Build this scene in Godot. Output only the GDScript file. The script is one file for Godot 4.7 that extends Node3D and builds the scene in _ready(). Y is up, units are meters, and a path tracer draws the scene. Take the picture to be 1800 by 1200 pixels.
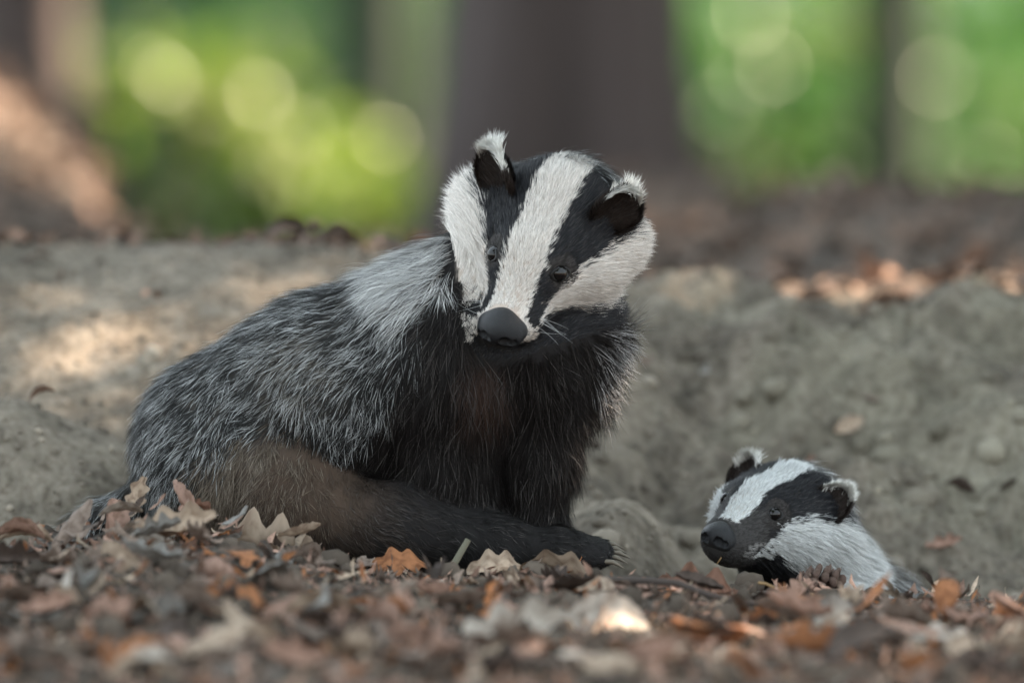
extends Node3D
# Two badgers at a sett entrance in a beech and oak wood, seen through a long lens.

var rng := RandomNumberGenerator.new()
var noise_big := FastNoiseLite.new()
var noise_mid := FastNoiseLite.new()
var noise_fine := FastNoiseLite.new()
var taken := {}

# ------------------------------------------------------------------ helpers
func numbered(called: String) -> String:
	var n: int = taken.get(called, 0)
	taken[called] = n + 1
	return called if n == 0 else "%s_%03d" % [called, n]

func tag(o: Node, label: String, category: String, group := "", kind := "") -> void:
	if label: o.set_meta("label", label)
	if category: o.set_meta("category", category)
	if group: o.set_meta("group", group)
	if kind: o.set_meta("kind", kind)

func thing(called: String, label: String, category: String, at := Vector3.ZERO, group := "") -> Node3D:
	var o := Node3D.new()
	o.name = numbered(called)
	add_child(o, true)
	o.position = at
	tag(o, label, category, group)
	return o

func obj(called: String, m: Mesh, mat: Material, parent: Node = null) -> MeshInstance3D:
	var o := MeshInstance3D.new()
	o.mesh = m
	o.material_override = mat
	if parent == null:
		o.name = numbered(called)
		add_child(o, true)
	else:
		o.name = called
		parent.add_child(o, true)
	return o

func copies(called: String, m: Mesh, mat: Material, xf: Array, cols: PackedColorArray, parent: Node = null) -> MultiMeshInstance3D:
	var mm := MultiMesh.new()
	mm.transform_format = MultiMesh.TRANSFORM_3D
	mm.use_colors = true
	mm.mesh = m
	mm.instance_count = xf.size()
	for i in xf.size():
		mm.set_instance_transform(i, xf[i])
		mm.set_instance_color(i, cols[i])
	var o := MultiMeshInstance3D.new()
	o.multimesh = mm
	o.material_override = mat
	o.set_meta("kind", "stuff")
	if parent == null:
		o.name = numbered(called)
		add_child(o, true)
	else:
		o.name = called
		parent.add_child(o, true)
	return o

func ss(a: float, b: float, x: float) -> float:
	var t := clampf((x - a) / (b - a), 0.0, 1.0)
	return t * t * (3.0 - 2.0 * t)

func pw(xs: Array, ys: Array, x: float) -> float:
	if x <= xs[0]: return ys[0]
	for i in range(1, xs.size()):
		if x <= xs[i]:
			return lerpf(ys[i - 1], ys[i], (x - xs[i - 1]) / (xs[i] - xs[i - 1]))
	return ys[ys.size() - 1]

func enc(c: Color) -> Color:      # linear base colour -> stored with gamma 2.2 for better steps in the darks
	return Color(pow(maxf(c.r, 0.0), 0.4545), pow(maxf(c.g, 0.0), 0.4545), pow(maxf(c.b, 0.0), 0.4545), 1.0)

func lin_mat(called: String, c: Color, rough: float) -> StandardMaterial3D:
	var m := StandardMaterial3D.new()
	m.resource_name = called
	m.albedo_color = c.linear_to_srgb()
	m.roughness = rough
	m.metallic_specular = 0.4
	return m

func vert_mat(called: String, rough: float, spec: float) -> StandardMaterial3D:
	var m := StandardMaterial3D.new()
	m.resource_name = called
	m.vertex_color_use_as_albedo = true
	m.vertex_color_is_srgb = true
	m.roughness = rough
	m.metallic_specular = spec
	return m

func noise_tex(freq: float, seed_: int, as_normal: bool, ramp: Gradient = null, bump := 6.0) -> NoiseTexture2D:
	var n := FastNoiseLite.new()
	n.seed = seed_
	n.frequency = freq
	n.fractal_octaves = 5
	var t := NoiseTexture2D.new()
	t.width = 512
	t.height = 512
	t.seamless = true
	t.noise = n
	if as_normal:
		t.as_normal_map = true
		t.bump_strength = bump
	if ramp: t.color_ramp = ramp
	return t

func ramp(cols: Array, offs: Array) -> Gradient:
	var g := Gradient.new()
	g.offsets = PackedFloat32Array(offs)
	var p := PackedColorArray()
	for c in cols: p.append(c)
	g.colors = p
	return g

# ------------------------------------------------------------------ fields of joined tapered capsules
var sa := PackedVector3Array()
var sd := PackedVector3Array()
var sr := PackedFloat32Array()
var sr2 := PackedFloat32Array()
var sl := PackedFloat32Array()
var sk := 0.02
var cuts := []

func field_clear(k: float) -> void:
	sa.clear(); sd.clear(); sr.clear(); sr2.clear(); sl.clear()
	cuts = []
	sk = k

func cap(a: Vector3, b: Vector3, ra: float, rb: float) -> void:
	sa.append(a)
	sd.append(b - a)
	sr.append(ra)
	sr2.append(rb - ra)
	sl.append(maxf((b - a).length_squared(), 1e-9))

func field(p: Vector3) -> float:
	var d := 1e3
	var ik := 1.0 / sk
	for i in sa.size():
		var ap := p - sa[i]
		var t := clampf(ap.dot(sd[i]) / sl[i], 0.0, 1.0)
		var e := (ap - sd[i] * t).length() - sr[i] - sr2[i] * t
		var h := maxf(sk - absf(d - e), 0.0) * ik
		d = minf(d, e) - h * h * sk * 0.25
	for c in cuts:
		var v: Vector3 = c[0]
		var r: float = c[1]
		d = maxf(d, r - p.distance_to(v))
	return d

func grad(p: Vector3) -> Vector3:
	var e := 0.001
	return Vector3(field(p + Vector3(e, 0, 0)) - field(p - Vector3(e, 0, 0)), field(p + Vector3(0, e, 0)) - field(p - Vector3(0, e, 0)), field(p + Vector3(0, 0, e)) - field(p - Vector3(0, 0, e))).normalized()

# surface nets over the current field; returns [verts, normals, indices]
func nets(cell: float) -> Array:
	var lo := Vector3(1e3, 1e3, 1e3)
	var hi := -lo
	for i in sa.size():
		for q: Vector3 in [sa[i], sa[i] + sd[i]]:
			var r := maxf(sr[i], sr[i] + sr2[i])
			lo = lo.min(q - Vector3(r, r, r))
			hi = hi.max(q + Vector3(r, r, r))
	var pad := Vector3.ONE * (cell * 2.0 + sk * 0.5)
	lo -= pad
	hi += pad
	var bs := 4
	var bx := int(ceil((hi.x - lo.x) / (cell * bs)))
	var by := int(ceil((hi.y - lo.y) / (cell * bs)))
	var bz := int(ceil((hi.z - lo.z) / (cell * bs)))
	var nx := bx * bs + 1
	var ny := by * bs + 1
	var nz := bz * bs + 1
	var vals := PackedFloat32Array()
	vals.resize(nx * ny * nz)
	vals.fill(9.0)
	var active := []
	var reach := cell * bs * 0.87 + sk * 0.3 + cell
	for k in bz:
		for j in by:
			for i in bx:
				var c := lo + Vector3(i + 0.5, j + 0.5, k + 0.5) * cell * bs
				if absf(field(c)) > reach: continue
				active.append(Vector3i(i, j, k))
				for c2 in bs + 1:
					for b2 in bs + 1:
						var base := ((k * bs + c2) * ny + j * bs + b2) * nx + i * bs
						for a2 in bs + 1:
							if vals[base + a2] == 9.0:
								vals[base + a2] = field(lo + Vector3(i * bs + a2, j * bs + b2, k * bs + c2) * cell)
	var vid := {}
	var verts := PackedVector3Array()
	var off := [0, 1, nx, nx + 1, nx * ny, nx * ny + 1, nx * ny + nx, nx * ny + nx + 1]
	var co := [Vector3(0, 0, 0), Vector3(1, 0, 0), Vector3(0, 1, 0), Vector3(1, 1, 0), Vector3(0, 0, 1), Vector3(1, 0, 1), Vector3(0, 1, 1), Vector3(1, 1, 1)]
	var ed := [[0, 1], [2, 3], [4, 5], [6, 7], [0, 2], [1, 3], [4, 6], [5, 7], [0, 4], [1, 5], [2, 6], [3, 7]]
	for blk: Vector3i in active:
		for c2 in bs:
			for b2 in bs:
				for a2 in bs:
					var x := blk.x * bs + a2
					var y := blk.y * bs + b2
					var z := blk.z * bs + c2
					var at := (z * ny + y) * nx + x
					var inside := 0
					for q in 8:
						if vals[at + off[q]] < 0.0: inside += 1
					if inside == 0 or inside == 8: continue
					var sum := Vector3.ZERO
					var cnt := 0
					for e in ed:
						var va: float = vals[at + off[e[0]]]
						var vb: float = vals[at + off[e[1]]]
						if (va < 0.0) != (vb < 0.0):
							var pa: Vector3 = co[e[0]]
							sum += pa.lerp(co[e[1]], va / (va - vb))
							cnt += 1
					vid[at] = verts.size()
					verts.append(lo + (Vector3(x, y, z) + sum / cnt) * cell)
	var idx := PackedInt32Array()
	var step := [1, nx, nx * ny]
	for at: int in vid:
		# edges that leave this cell's lowest corner
		for ax in 3:
			var v0 := vals[at]
			var v1 := vals[at + step[ax]]
			if (v0 < 0.0) == (v1 < 0.0): continue
			var u: int = step[(ax + 1) % 3]
			var w: int = step[(ax + 2) % 3]
			if not (vid.has(at - u) and vid.has(at - w) and vid.has(at - u - w)): continue
			var q0: int = vid[at]
			var q1: int = vid[at - u]
			var q2: int = vid[at - u - w]
			var q3: int = vid[at - w]
			if v0 < 0.0:
				idx.append_array(PackedInt32Array([q0, q3, q2, q0, q2, q1]))
			else:
				idx.append_array(PackedInt32Array([q0, q1, q2, q0, q2, q3]))
	var nor := PackedVector3Array()
	nor.resize(verts.size())
	for i in verts.size():
		nor[i] = grad(verts[i])
	# front faces run clockwise
	if idx.size() >= 3:
		var bad := 0
		for t in range(0, mini(idx.size(), 300), 3):
			var g := (verts[idx[t + 1]] - verts[idx[t]]).cross(verts[idx[t + 2]] - verts[idx[t]])
			if g.dot(nor[idx[t]]) > 0.0: bad += 1
		if bad > 50:
			for t in range(0, idx.size(), 3):
				var sw := idx[t + 1]
				idx[t + 1] = idx[t + 2]
				idx[t + 2] = sw
	return [verts, nor, idx]

func to_mesh(s: Array, cols = null) -> ArrayMesh:
	var arr := []
	arr.resize(Mesh.ARRAY_MAX)
	arr[Mesh.ARRAY_VERTEX] = s[0]
	arr[Mesh.ARRAY_NORMAL] = s[1]
	arr[Mesh.ARRAY_INDEX] = s[2]
	if cols != null: arr[Mesh.ARRAY_COLOR] = cols
	var m := ArrayMesh.new()
	m.add_surface_from_arrays(Mesh.PRIMITIVE_TRIANGLES, arr)
	return m

# ------------------------------------------------------------------ fur
# what the styler sets for one lock of hair
var h_keep := true
var h_len := 0.03
var h_flow := Vector3.DOWN
var h_lift := 0.5
var h_wide := 0.0004
var h_root := Color(0, 0, 0)
var h_mid := Color(0, 0, 0)
var h_tip := Color(0, 0, 0)
var h_alt := 0.0            # share of hairs that wear the second tip and middle
var h_mid2 := Color(0, 0, 0)
var h_tip2 := Color(0, 0, 0)
var h_spread := 0.005
var h_droop := 0.0
var h_clump := 0.5
var h_mess := 0.2

class Strands:
	var v := PackedVector3Array()
	var n := PackedVector3Array()
	var c := PackedColorArray()
	var i := PackedInt32Array()

func strand(st: Strands, p: Vector3, n: Vector3, f: Vector3, ln: float, lift: float, wide: float, droop: float, to: Vector3, pull: float, c0: Color, c1: Color, c2: Color) -> void:
	var side := f.cross(n).normalized()
	side = (side + n * rng.randf_range(-0.5, 0.5)).normalized()
	var q := p - n * minf(0.0025, ln * 0.12)
	var base := st.v.size()
	var a := lift
	var nn := (n + side * rng.randf_range(-0.55, 0.55) + f * rng.randf_range(-0.1, 0.35)).normalized()
	var g := Vector3(0, -droop, 0)
	var d0 := (f * cos(a) + n * sin(a) + g * 0.3).normalized()
	var d1 := (f * cos(a * 0.75) + n * sin(a * 0.75) + g * 0.7).normalized()
	var d2 := (f * cos(a * 0.5) + n * sin(a * 0.5) + g).normalized()
	var p1 := q + d0 * ln * 0.34 + to * pull * 0.3
	var p2 := p1 + d1 * ln * 0.36 + to * pull * 0.4
	var p3 := p2 + d2 * ln * 0.34 + to * pull * 0.3
	var s0 := side * wide
	st.v.append(q - s0); st.v.append(q + s0)
	st.v.append(p1 - s0 * 0.9); st.v.append(p1 + s0 * 0.9)
	st.v.append(p2 - s0 * 0.6); st.v.append(p2 + s0 * 0.6)
	st.v.append(p3)
	for k in 7: st.n.append(nn)
	st.c.append(c0); st.c.append(c0)
	st.c.append(c1); st.c.append(c1)
	st.c.append(c2); st.c.append(c2)
	st.c.append(c2)
	st.i.append_array(PackedInt32Array([base, base + 2, base + 1, base + 1, base + 2, base + 3, base + 2, base + 4, base + 3, base + 3, base + 4, base + 5, base + 4, base + 6, base + 5]))

func vary(c: Color, s: float) -> Color:
	var k := 1.0 + rng.randf_range(-s, s)
	return enc(Color(c.r * k, c.g * k, c.b * k))

func grow(st: Strands, s: Array, locks: int, each: int, style: Callable, toward_only := 0.35) -> void:
	var v: PackedVector3Array = s[0]
	var nr: PackedVector3Array = s[1]
	var ix: PackedInt32Array = s[2]
	var nt := ix.size() / 3
	var acc := PackedFloat32Array()
	acc.resize(nt)
	var sum := 0.0
	for t in nt:
		var a := v[ix[t * 3]]
		sum += (v[ix[t * 3 + 1]] - a).cross(v[ix[t * 3 + 2]] - a).length()
		acc[t] = sum
	for l in locks:
		var t := acc.bsearch(rng.randf() * sum)
		if t >= nt: t = nt - 1
		var u := rng.randf()
		var w := rng.randf()
		if u + w > 1.0:
			u = 1.0 - u
			w = 1.0 - w
		var i0 := ix[t * 3]
		var i1 := ix[t * 3 + 1]
		var i2 := ix[t * 3 + 2]
		var p := v[i0] * (1.0 - u - w) + v[i1] * u + v[i2] * w
		var n := (nr[i0] * (1.0 - u - w) + nr[i1] * u + nr[i2] * w).normalized()
		# the far side of the animal gets a thinner coat
		if n.z < -0.3 and rng.randf() > toward_only: continue
		h_keep = true
		style.call(p, n)
		if not h_keep: continue
		var f := h_flow - n * h_flow.dot(n)
		f = f.normalized() if f.length() > 1e-4 else n.cross(Vector3.RIGHT).normalized()
		var side := f.cross(n)
		var swing := rng.randfn(0.0, h_mess)
		f = (f + side * swing).normalized()
		side = f.cross(n)
		var lift := maxf(h_lift + rng.randfn(0.0, 0.12), 0.05)
		for k in each:
			var ox := rng.randfn(0.0, 0.55) * h_spread
			var oy := rng.randfn(0.0, 0.55) * h_spread
			var offset := side * ox + f * oy
			var ff := (f + side * rng.randfn(0.0, h_mess * 0.55)).normalized()
			var ln := h_len * rng.randf_range(0.7, 1.12)
			var second := rng.randf() < h_alt
			strand(st, p + offset, n, ff, ln, lift + rng.randfn(0.0, 0.08), h_wide * rng.randf_range(0.7, 1.2), h_droop, -offset, h_clump, vary(h_root, 0.2), vary(h_mid2 if second else h_mid, 0.25), vary(h_tip2 if second else h_tip, 0.25))

func strands_mesh(st: Strands) -> ArrayMesh:
	var arr := []
	arr.resize(Mesh.ARRAY_MAX)
	arr[Mesh.ARRAY_VERTEX] = st.v
	arr[Mesh.ARRAY_NORMAL] = st.n
	arr[Mesh.ARRAY_COLOR] = st.c
	arr[Mesh.ARRAY_INDEX] = st.i
	var m := ArrayMesh.new()
	m.add_surface_from_arrays(Mesh.PRIMITIVE_TRIANGLES, arr)
	return m

# ------------------------------------------------------------------ the head of a badger, in its own axes: x to its left (the viewer's right), y up, z to the nose
var hx := Transform3D()      # head axes -> world (with size)
var hi_ := Transform3D()
var hs := 1.0
var cub := false
var ear_at := []
var eye_at := []

const WHITE := Color(0.78, 0.73, 0.68)
const BLACK := Color(0.014, 0.014, 0.016)

func head_caps() -> void:
	var L := [
		[Vector3(0, -0.012, -0.002), Vector3(0, -0.021, 0.060), 0.038, 0.0185],     # snout
		[Vector3(0, -0.004, -0.010), Vector3(0, -0.006 if cub else 0.002, -0.062), 0.042, 0.047 if cub else 0.054],      # forehead and crown
		[Vector3(0.030, -0.022, -0.042), Vector3(0.034, -0.024, -0.072), 0.036, 0.038],
		[Vector3(-0.038, -0.022, -0.042), Vector3(-0.046 if cub else -0.056, -0.022, -0.074), 0.036, 0.040],
		[Vector3(0, -0.040, -0.03), Vector3(0, -0.036, 0.040), 0.029, 0.0115],      # lower jaw
		[Vector3(0.014, -0.030, 0.052), Vector3(0.011, -0.027, 0.060), 0.0130, 0.0105],
		[Vector3(-0.014, -0.030, 0.052), Vector3(-0.011, -0.027, 0.060), 0.0130, 0.0105],
	]
	for c in L:
		cap(hx * (c[0] as Vector3), hx * (c[1] as Vector3), c[2] * hs, c[3] * hs)

func nose_of(parent: Node3D, mat: Material) -> void:
	field_clear(0.008 * hs)
	var k := hs
	cap(hx * Vector3(-0.008, -0.0185, 0.076), hx * Vector3(0.008, -0.0185, 0.076), 0.0145 * k, 0.0145 * k)
	cap(hx * Vector3(0, -0.0135, 0.072), hx * Vector3(0, -0.016, 0.082), 0.0140 * k, 0.0125 * k)
	cap(hx * Vector3(0, -0.026, 0.076), hx * Vector3(0, -0.034, 0.072), 0.007 * k, 0.004 * k)
	for s in [-1.0, 1.0]:
		cap(hx * Vector3(s * 0.0125, -0.022, 0.077), hx * Vector3(s * 0.0165, -0.021, 0.071), 0.0100 * k, 0.008 * k)
		cuts.append([hx * Vector3(s * 0.0098, -0.0200, 0.0915), 0.0060 * k])
		cuts.append([hx * Vector3(s * 0.0165, -0.0220, 0.0870), 0.0045 * k])
	obj("nose", to_mesh(nets(0.0016)), mat, parent)

func head_style(h: Vector3, p: Vector3, n: Vector3, reach: float) -> void:
	# h: the root in head axes; reach: 0 on the face .. 1 where the neck takes over
	var ax := absf(h.x)
	var th := rad_to_deg(atan2(ax, h.y + 0.014))
	var wave := noise_fine.get_noise_3d(h.x * 1000.0, h.y * 1000.0, h.z * 1000.0)
	var half := 0.0185 + 0.0018 * ss(0.03, -0.06, h.z) + wave * 0.0018 + rng.randfn(0.0, 0.0009)
	var side_edge := pw([-0.10, -0.05, 0.0, 0.025, 0.045, 0.06], [78.0, 73.0, 67.0, 71.0, 96.0, 112.0], h.z) + wave * 3.0 + rng.randfn(0.0, 2.2)
	var low_edge := pw([-0.12, -0.05, 0.02, 0.05, 0.08], [144.0, 134.0, 118.0, 108.0, 112.0], h.z) + wave * 5.0 + rng.randfn(0.0, 3.0)
	if cub: half = 0.0175 + 0.002 * ss(0.02, -0.06, h.z) + wave * 0.0015 - 0.005 * ss(0.03, 0.065, h.z)
	var white := false
	if ax < half and th < 90.0 and (not cub or h.z < 0.066):
		white = true
	elif cub and h.z > 0.016:
		white = false
		if th > 82.0 and th < 128.0 and h.z < 0.016 + (th - 82.0) * 0.0007: white = true
	elif not cub and (h.z > 0.064 and th < 112.0 or h.z > 0.058 and th > 112.0 and th < 138.0 and ax > 0.007):
		white = true
	elif th > side_edge and th < low_edge:
		white = true
	h_alt = 0.0
	var back := (hx.basis * Vector3(0, 0, -1)).normalized()
	var outw := (hx.basis * Vector3(h.x, h.y + 0.02, 0)).normalized()
	var down := (hx.basis * Vector3(0, -1, 0)).normalized()
	var cheek := ss(0.03, -0.045, h.z) * ss(58.0, 84.0, th)
	var ruff := ss(-0.03, -0.09, h.z) * ss(64.0, 84.0, th) * (1.7 if h.x < 0.0 and not cub else 1.0)
	h_flow = back + (down * 0.55 + (hx.basis * Vector3(signf(h.x), 0, 0)).normalized() * (0.35 + 0.55 * ruff)) * cheek
	h_len = lerpf(0.0055, 0.013, ss(0.06, 0.0, h.z)) + 0.006 * ss(-0.02, -0.07, h.z)
	h_len = lerpf(h_len, (0.038 if h.x < 0.0 or cub else 0.026) + 0.010 * ruff, cheek) * hs
	h_lift = lerpf(0.46, 0.50, cheek)
	if not white and th > 100.0:
		h_len = lerpf(0.005, 0.030, ss(0.05, -0.03, h.z)) * hs
	h_wide = lerpf(0.00026, 0.00034, cheek)
	h_spread = lerpf(0.0022, 0.006, cheek) * hs
	h_clump = 0.35 + 0.15 * cheek
	h_mess = 0.14
	h_droop = 0.05
	if white:
		var dust := 0.5 + 0.5 * noise_mid.get_noise_3d(h.x * 300.0, h.y * 300.0, h.z * 300.0)
		h_root = WHITE.lerp(Color(0.60, 0.46, 0.39), 0.45 * dust + (0.0 if not cub else -0.1))
		h_mid = WHITE.lerp(Color(0.70, 0.56, 0.48), 0.4 * dust)
		h_tip = WHITE
		h_alt = 0.35
		h_mid2 = h_root * 0.9
		h_tip2 = h_mid * 0.80
		if cub:
			h_mid = Color(0.68, 0.69, 0.68)
			h_tip = Color(0.72, 0.73, 0.72)
			h_root = Color(0.5, 0.49, 0.47)
			h_mid2 = Color(0.5, 0.5, 0.5)
			h_tip2 = Color(0.58, 0.59, 0.59)
	else:
		h_root = Color(0.012, 0.011, 0.011)
		h_mid = BLACK
		h_tip = BLACK * 1.5
		h_alt = 0.14
		h_mid2 = Color(0.035, 0.034, 0.035)
		h_tip2 = Color(0.075, 0.072, 0.072)
		if cub and h.z > 0.03:
			h_root = Color(0.045, 0.041, 0.040)
			h_mid = Color(0.052, 0.047, 0.046)
			h_tip = Color(0.068, 0.063, 0.061)
			if th > 102.0 + wave * 8.0 and th < 128.0 and h.z < 0.064:
				h_root = Color(0.10, 0.095, 0.09)
				h_mid = Color(0.20, 0.19, 0.185)
				h_tip = Color(0.27, 0.26, 0.25)
	# bare round the eyes and under the nose pad
	for e: Vector3 in eye_at:
		var de := p.distance_to(e)
		if de < 0.0100 * hs: h_keep = false
		elif de < 0.019 * hs:
			h_len = 0.004 * hs
			h_mid = Color(0.040, 0.034, 0.032)
			h_tip = Color(0.050, 0.044, 0.042)
	if h.distance_to(Vector3(0, -0.018, 0.076)) < 0.0205: h_keep = false

func on_head(h: Vector3, back: float) -> bool:
	return h.z > back and Vector2(h.x, h.y + 0.018).length() < pw([-0.125, -0.05, 0.0, 0.04, 0.09], [0.105, 0.100, 0.082, 0.058, 0.046], h.z)

func skin_head(h: Vector3) -> Color:
	var ax := absf(h.x)
	var th := rad_to_deg(atan2(ax, h.y + 0.014))
	if cub and ax < 0.016 and h.z < 0.064: return Color(0.52, 0.50, 0.48)
	if cub and h.z > 0.016: return Color(0.035, 0.032, 0.031)
	if ax < 0.018 and h.z < 0.07 and th < 88.0: return Color(0.5, 0.42, 0.36)
	if not cub and h.z > 0.064 and th < 112.0: return Color(0.5, 0.42, 0.36)
	if th > (88.0 if cub else 74.0) and th < 126.0 and h.z < (0.010 if cub else 0.04): return Color(0.5, 0.43, 0.37)
	return Color(0.02, 0.018, 0.017)

# eyes, ears, whiskers, lips
func place_face() -> void:
	eye_at = []
	for s in [-1.0, 1.0]:
		var c := hx * Vector3(s * 0.012, -0.012, -0.010)
		var d := (hx * Vector3(s * 0.0345, 0.010, 0.012) - c).normalized()
		var q := c
		for k in 60:
			var f := field(q)
			if f > -0.0003: break
			q += d * maxf(-f, 0.0004)
		eye_at.append(q)

func ball(r: float, seg := 24) -> SphereMesh:
	var m := SphereMesh.new()
	m.radius = r
	m.height = r * 2.0
	m.radial_segments = seg
	m.rings = seg / 2
	return m

func ring(r: float, t: float, squash: float, cut := 0.0) -> ArrayMesh:
	var st := SurfaceTool.new()
	st.begin(Mesh.PRIMITIVE_TRIANGLES)
	var nu := 28
	var nv := 8
	for i in nu + 1:
		for j in nv + 1:
			var a := TAU * i / nu
			var b := TAU * j / nv
			var rr := r + t * cos(b)
			st.add_vertex(Vector3(cos(a) * rr * (1.0 + 0.22 * absf(cos(a))), sin(a) * rr * squash, t * sin(b) - cut * cos(a) * cos(a)))
	for i in nu:
		for j in nv:
			var q := i * (nv + 1) + j
			for k in [q, q + 1, q + nv + 1, q + 1, q + nv + 2, q + nv + 1]: st.add_index(k)
	st.generate_normals()
	return st.commit()

func tube(pts: Array, rads: Array, seg := 6) -> ArrayMesh:
	var st := SurfaceTool.new()
	st.begin(Mesh.PRIMITIVE_TRIANGLES)
	var n := pts.size()
	var up := Vector3(0.31, 0.9, 0.27).normalized()
	for i in n:
		var a: Vector3 = pts[maxi(i - 1, 0)]
		var b: Vector3 = pts[mini(i + 1, n - 1)]
		var d := (b - a).normalized()
		var x := d.cross(up).normalized()
		var y := x.cross(d)
		for j in seg:
			var ang := TAU * j / seg
			var o := x * cos(ang) + y * sin(ang)
			st.set_normal(o)
			st.add_vertex((pts[i] as Vector3) + o * float(rads[i]))
	for i in n - 1:
		for j in seg:
			var q := i * seg + j
			var q2 := i * seg + (j + 1) % seg
			for k in [q, q2, q + seg, q2, q2 + seg, q + seg]: st.add_index(k)
	return st.commit()

func ear_surface(s: float, w: float, h: float) -> Array:
	# a rounded cup: front face, back face and the rim between, in ear axes (y up, z front)
	var v := PackedVector3Array()
	var n := PackedVector3Array()
	var ix := PackedInt32Array()
	var nu := 18
	var nr := 7
	for face in 2:
		for j in nr + 1:
			for i in nu:
				var a := TAU * i / nu
				var r := float(j) / nr
				var x := cos(a) * r * w
				var y := sin(a) * r * h * (1.0 if sin(a) > 0 else 1.15)
				var dish := 0.011 * (x * x / (w * w)) + 0.004 * r * r - 0.006
				var th := 0.0032 * sqrt(maxf(1.0 - r * r, 0.0))
				v.append(Vector3(x, y, dish + (th if face == 0 else -th - 0.003 * (1.0 - r))))
				var fn := Vector3(-x / (w * w) * 0.022, -y / (h * h) * 0.006, 1.0).normalized()
				var rimn := Vector3(cos(a), sin(a), 0)
				n.append((fn if face == 0 else -fn).lerp(rimn, pow(r, 6.0) * 0.9).normalized())
		for j in nr:
			for i in nu:
				var b0 := face * (nr + 1) * nu + j * nu
				var q0 := b0 + i
				var q1 := b0 + (i + 1) % nu
				if face == 1: ix.append_array(PackedInt32Array([q0, q0 + nu, q1, q1, q0 + nu, q1 + nu]))
				else: ix.append_array(PackedInt32Array([q0, q1, q0 + nu, q1, q1 + nu, q0 + nu]))
	return [v, n, ix]

var ear_inv := Transform3D()
var ear_dir := Vector3.UP
var ear_side := 1.0
func ear_style(p: Vector3, n: Vector3) -> void:
	var e := ear_inv * p
	var k := hs
	var hgt := e.y / (0.031 * k)
	var rim := Vector2(e.x / (0.028 * k), e.y / (0.031 * k)).length()
	var wv := noise_fine.get_noise_3d(p.x * 1000.0, p.y * 1000.0, p.z * 1000.0) * 0.12
	h_flow = ear_dir + (ear_inv.basis.inverse() * Vector3(e.x, e.y, 0)).normalized() * 0.35
	h_spread = 0.003 * k
	h_clump = 0.4
	h_mess = 0.16
	h_droop = 0.0
	h_alt = 0.1
	h_mid2 = Color(0.05, 0.04, 0.035)
	h_tip2 = Color(0.06, 0.05, 0.045)
	var tip := hgt - 0.30 * e.x * ear_side / (0.028 * k)
	if rim > 0.76 + wv and tip > 0.42:
		h_len = (0.008 + 0.012 * ss(0.3, 0.95, hgt)) * k
		h_mess = 0.28
		h_lift = 0.30
		h_wide = 0.0003
		h_root = Color(0.3, 0.28, 0.26)
		h_mid = Color(0.70, 0.67, 0.62)
		h_tip = Color(0.75, 0.73, 0.69)
		h_alt = 0.0
	else:
		h_len = 0.010 * k
		h_lift = 0.30
		h_wide = 0.0003
		h_root = Color(0.022, 0.016, 0.013)
		h_mid = Color(0.022, 0.015, 0.012)
		h_tip = Color(0.026, 0.018, 0.015)

func face_parts(parent: Node3D, M: Dictionary, fur: Strands, ear_tilt: Array) -> void:
	for i in 2:
		var s: float = [-1.0, 1.0][i]
		var e: Vector3 = eye_at[i]
		var n := grad(e)
		var r := 0.0095 * hs
		var eye := obj("eye", ball(r), M.eye, parent)
		eye.position = e - n * r * 0.47
		var x := (hx.basis * Vector3(1, 0, 0.0)).normalized()
		x = (x - n * x.dot(n)).normalized()
		var tilt := (hx.basis * Vector3(0, 0, 1)).normalized()
		x = (x + tilt * s * -0.5).normalized()
		x = (x - n * x.dot(n)).normalized()
		var lid := obj("eyelid", ring(r * 0.86, 0.0019 * hs, 0.78, 0.0008), M.lid, eye)
		lid.transform = Transform3D(Basis(x, n.cross(x), n), n * r * 0.45)
	# ears
	for i in 2:
		var s: float = [-1.0, 1.0][i]
		var up := (hx.basis * (Vector3(s * 0.40, 0.70, -0.45 + ear_tilt[2]).normalized())).normalized()
		var fr := (hx.basis * (Vector3(s * ear_tilt[0], ear_tilt[1], 0.75))).normalized()
		fr = (fr - up * fr.dot(up)).normalized()
		var rt := up.cross(fr).normalized()
		var at := hx * Vector3(s * ear_tilt[6], ear_tilt[4], ear_tilt[5])
		var xf := Transform3D(Basis(rt, up, fr), at)
		var su := ear_surface(s, 0.028 * hs * ear_tilt[3] * (0.86 if s > 0.0 else 1.0), 0.031 * hs * ear_tilt[3] * (0.92 if s > 0.0 else 1.0))
		var sv: PackedVector3Array = su[0]
		var sn: PackedVector3Array = su[1]
		for k in sv.size():
			sv[k] = xf * sv[k]
			sn[k] = xf.basis * sn[k]
		var ws := [sv, sn, su[2]]
		var ear := obj("ear", to_mesh(ws), M.ear, parent)
		ear_inv = xf.affine_inverse()
		ear_dir = up
		ear_side = s
		var es := Strands.new()
		grow(es, ws, 2600, 5, ear_style, 0.8)
		var ef := obj("ear_fur", strands_mesh(es), M.fur, ear)
		ef.set_meta("kind", "stuff")

func whisker(parent: Node3D, mat: Material, a: Vector3, dir: Vector3, ln: float, bend: Vector3) -> void:
	var pts := []
	var rad := []
	for k in 7:
		var t := k / 6.0
		pts.append(a + dir * ln * t + bend * t * t * ln)
		rad.append(0.00022 * (1.0 - 0.8 * t))
	obj("whisker", tube(pts, rad, 4), mat, parent)

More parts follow.
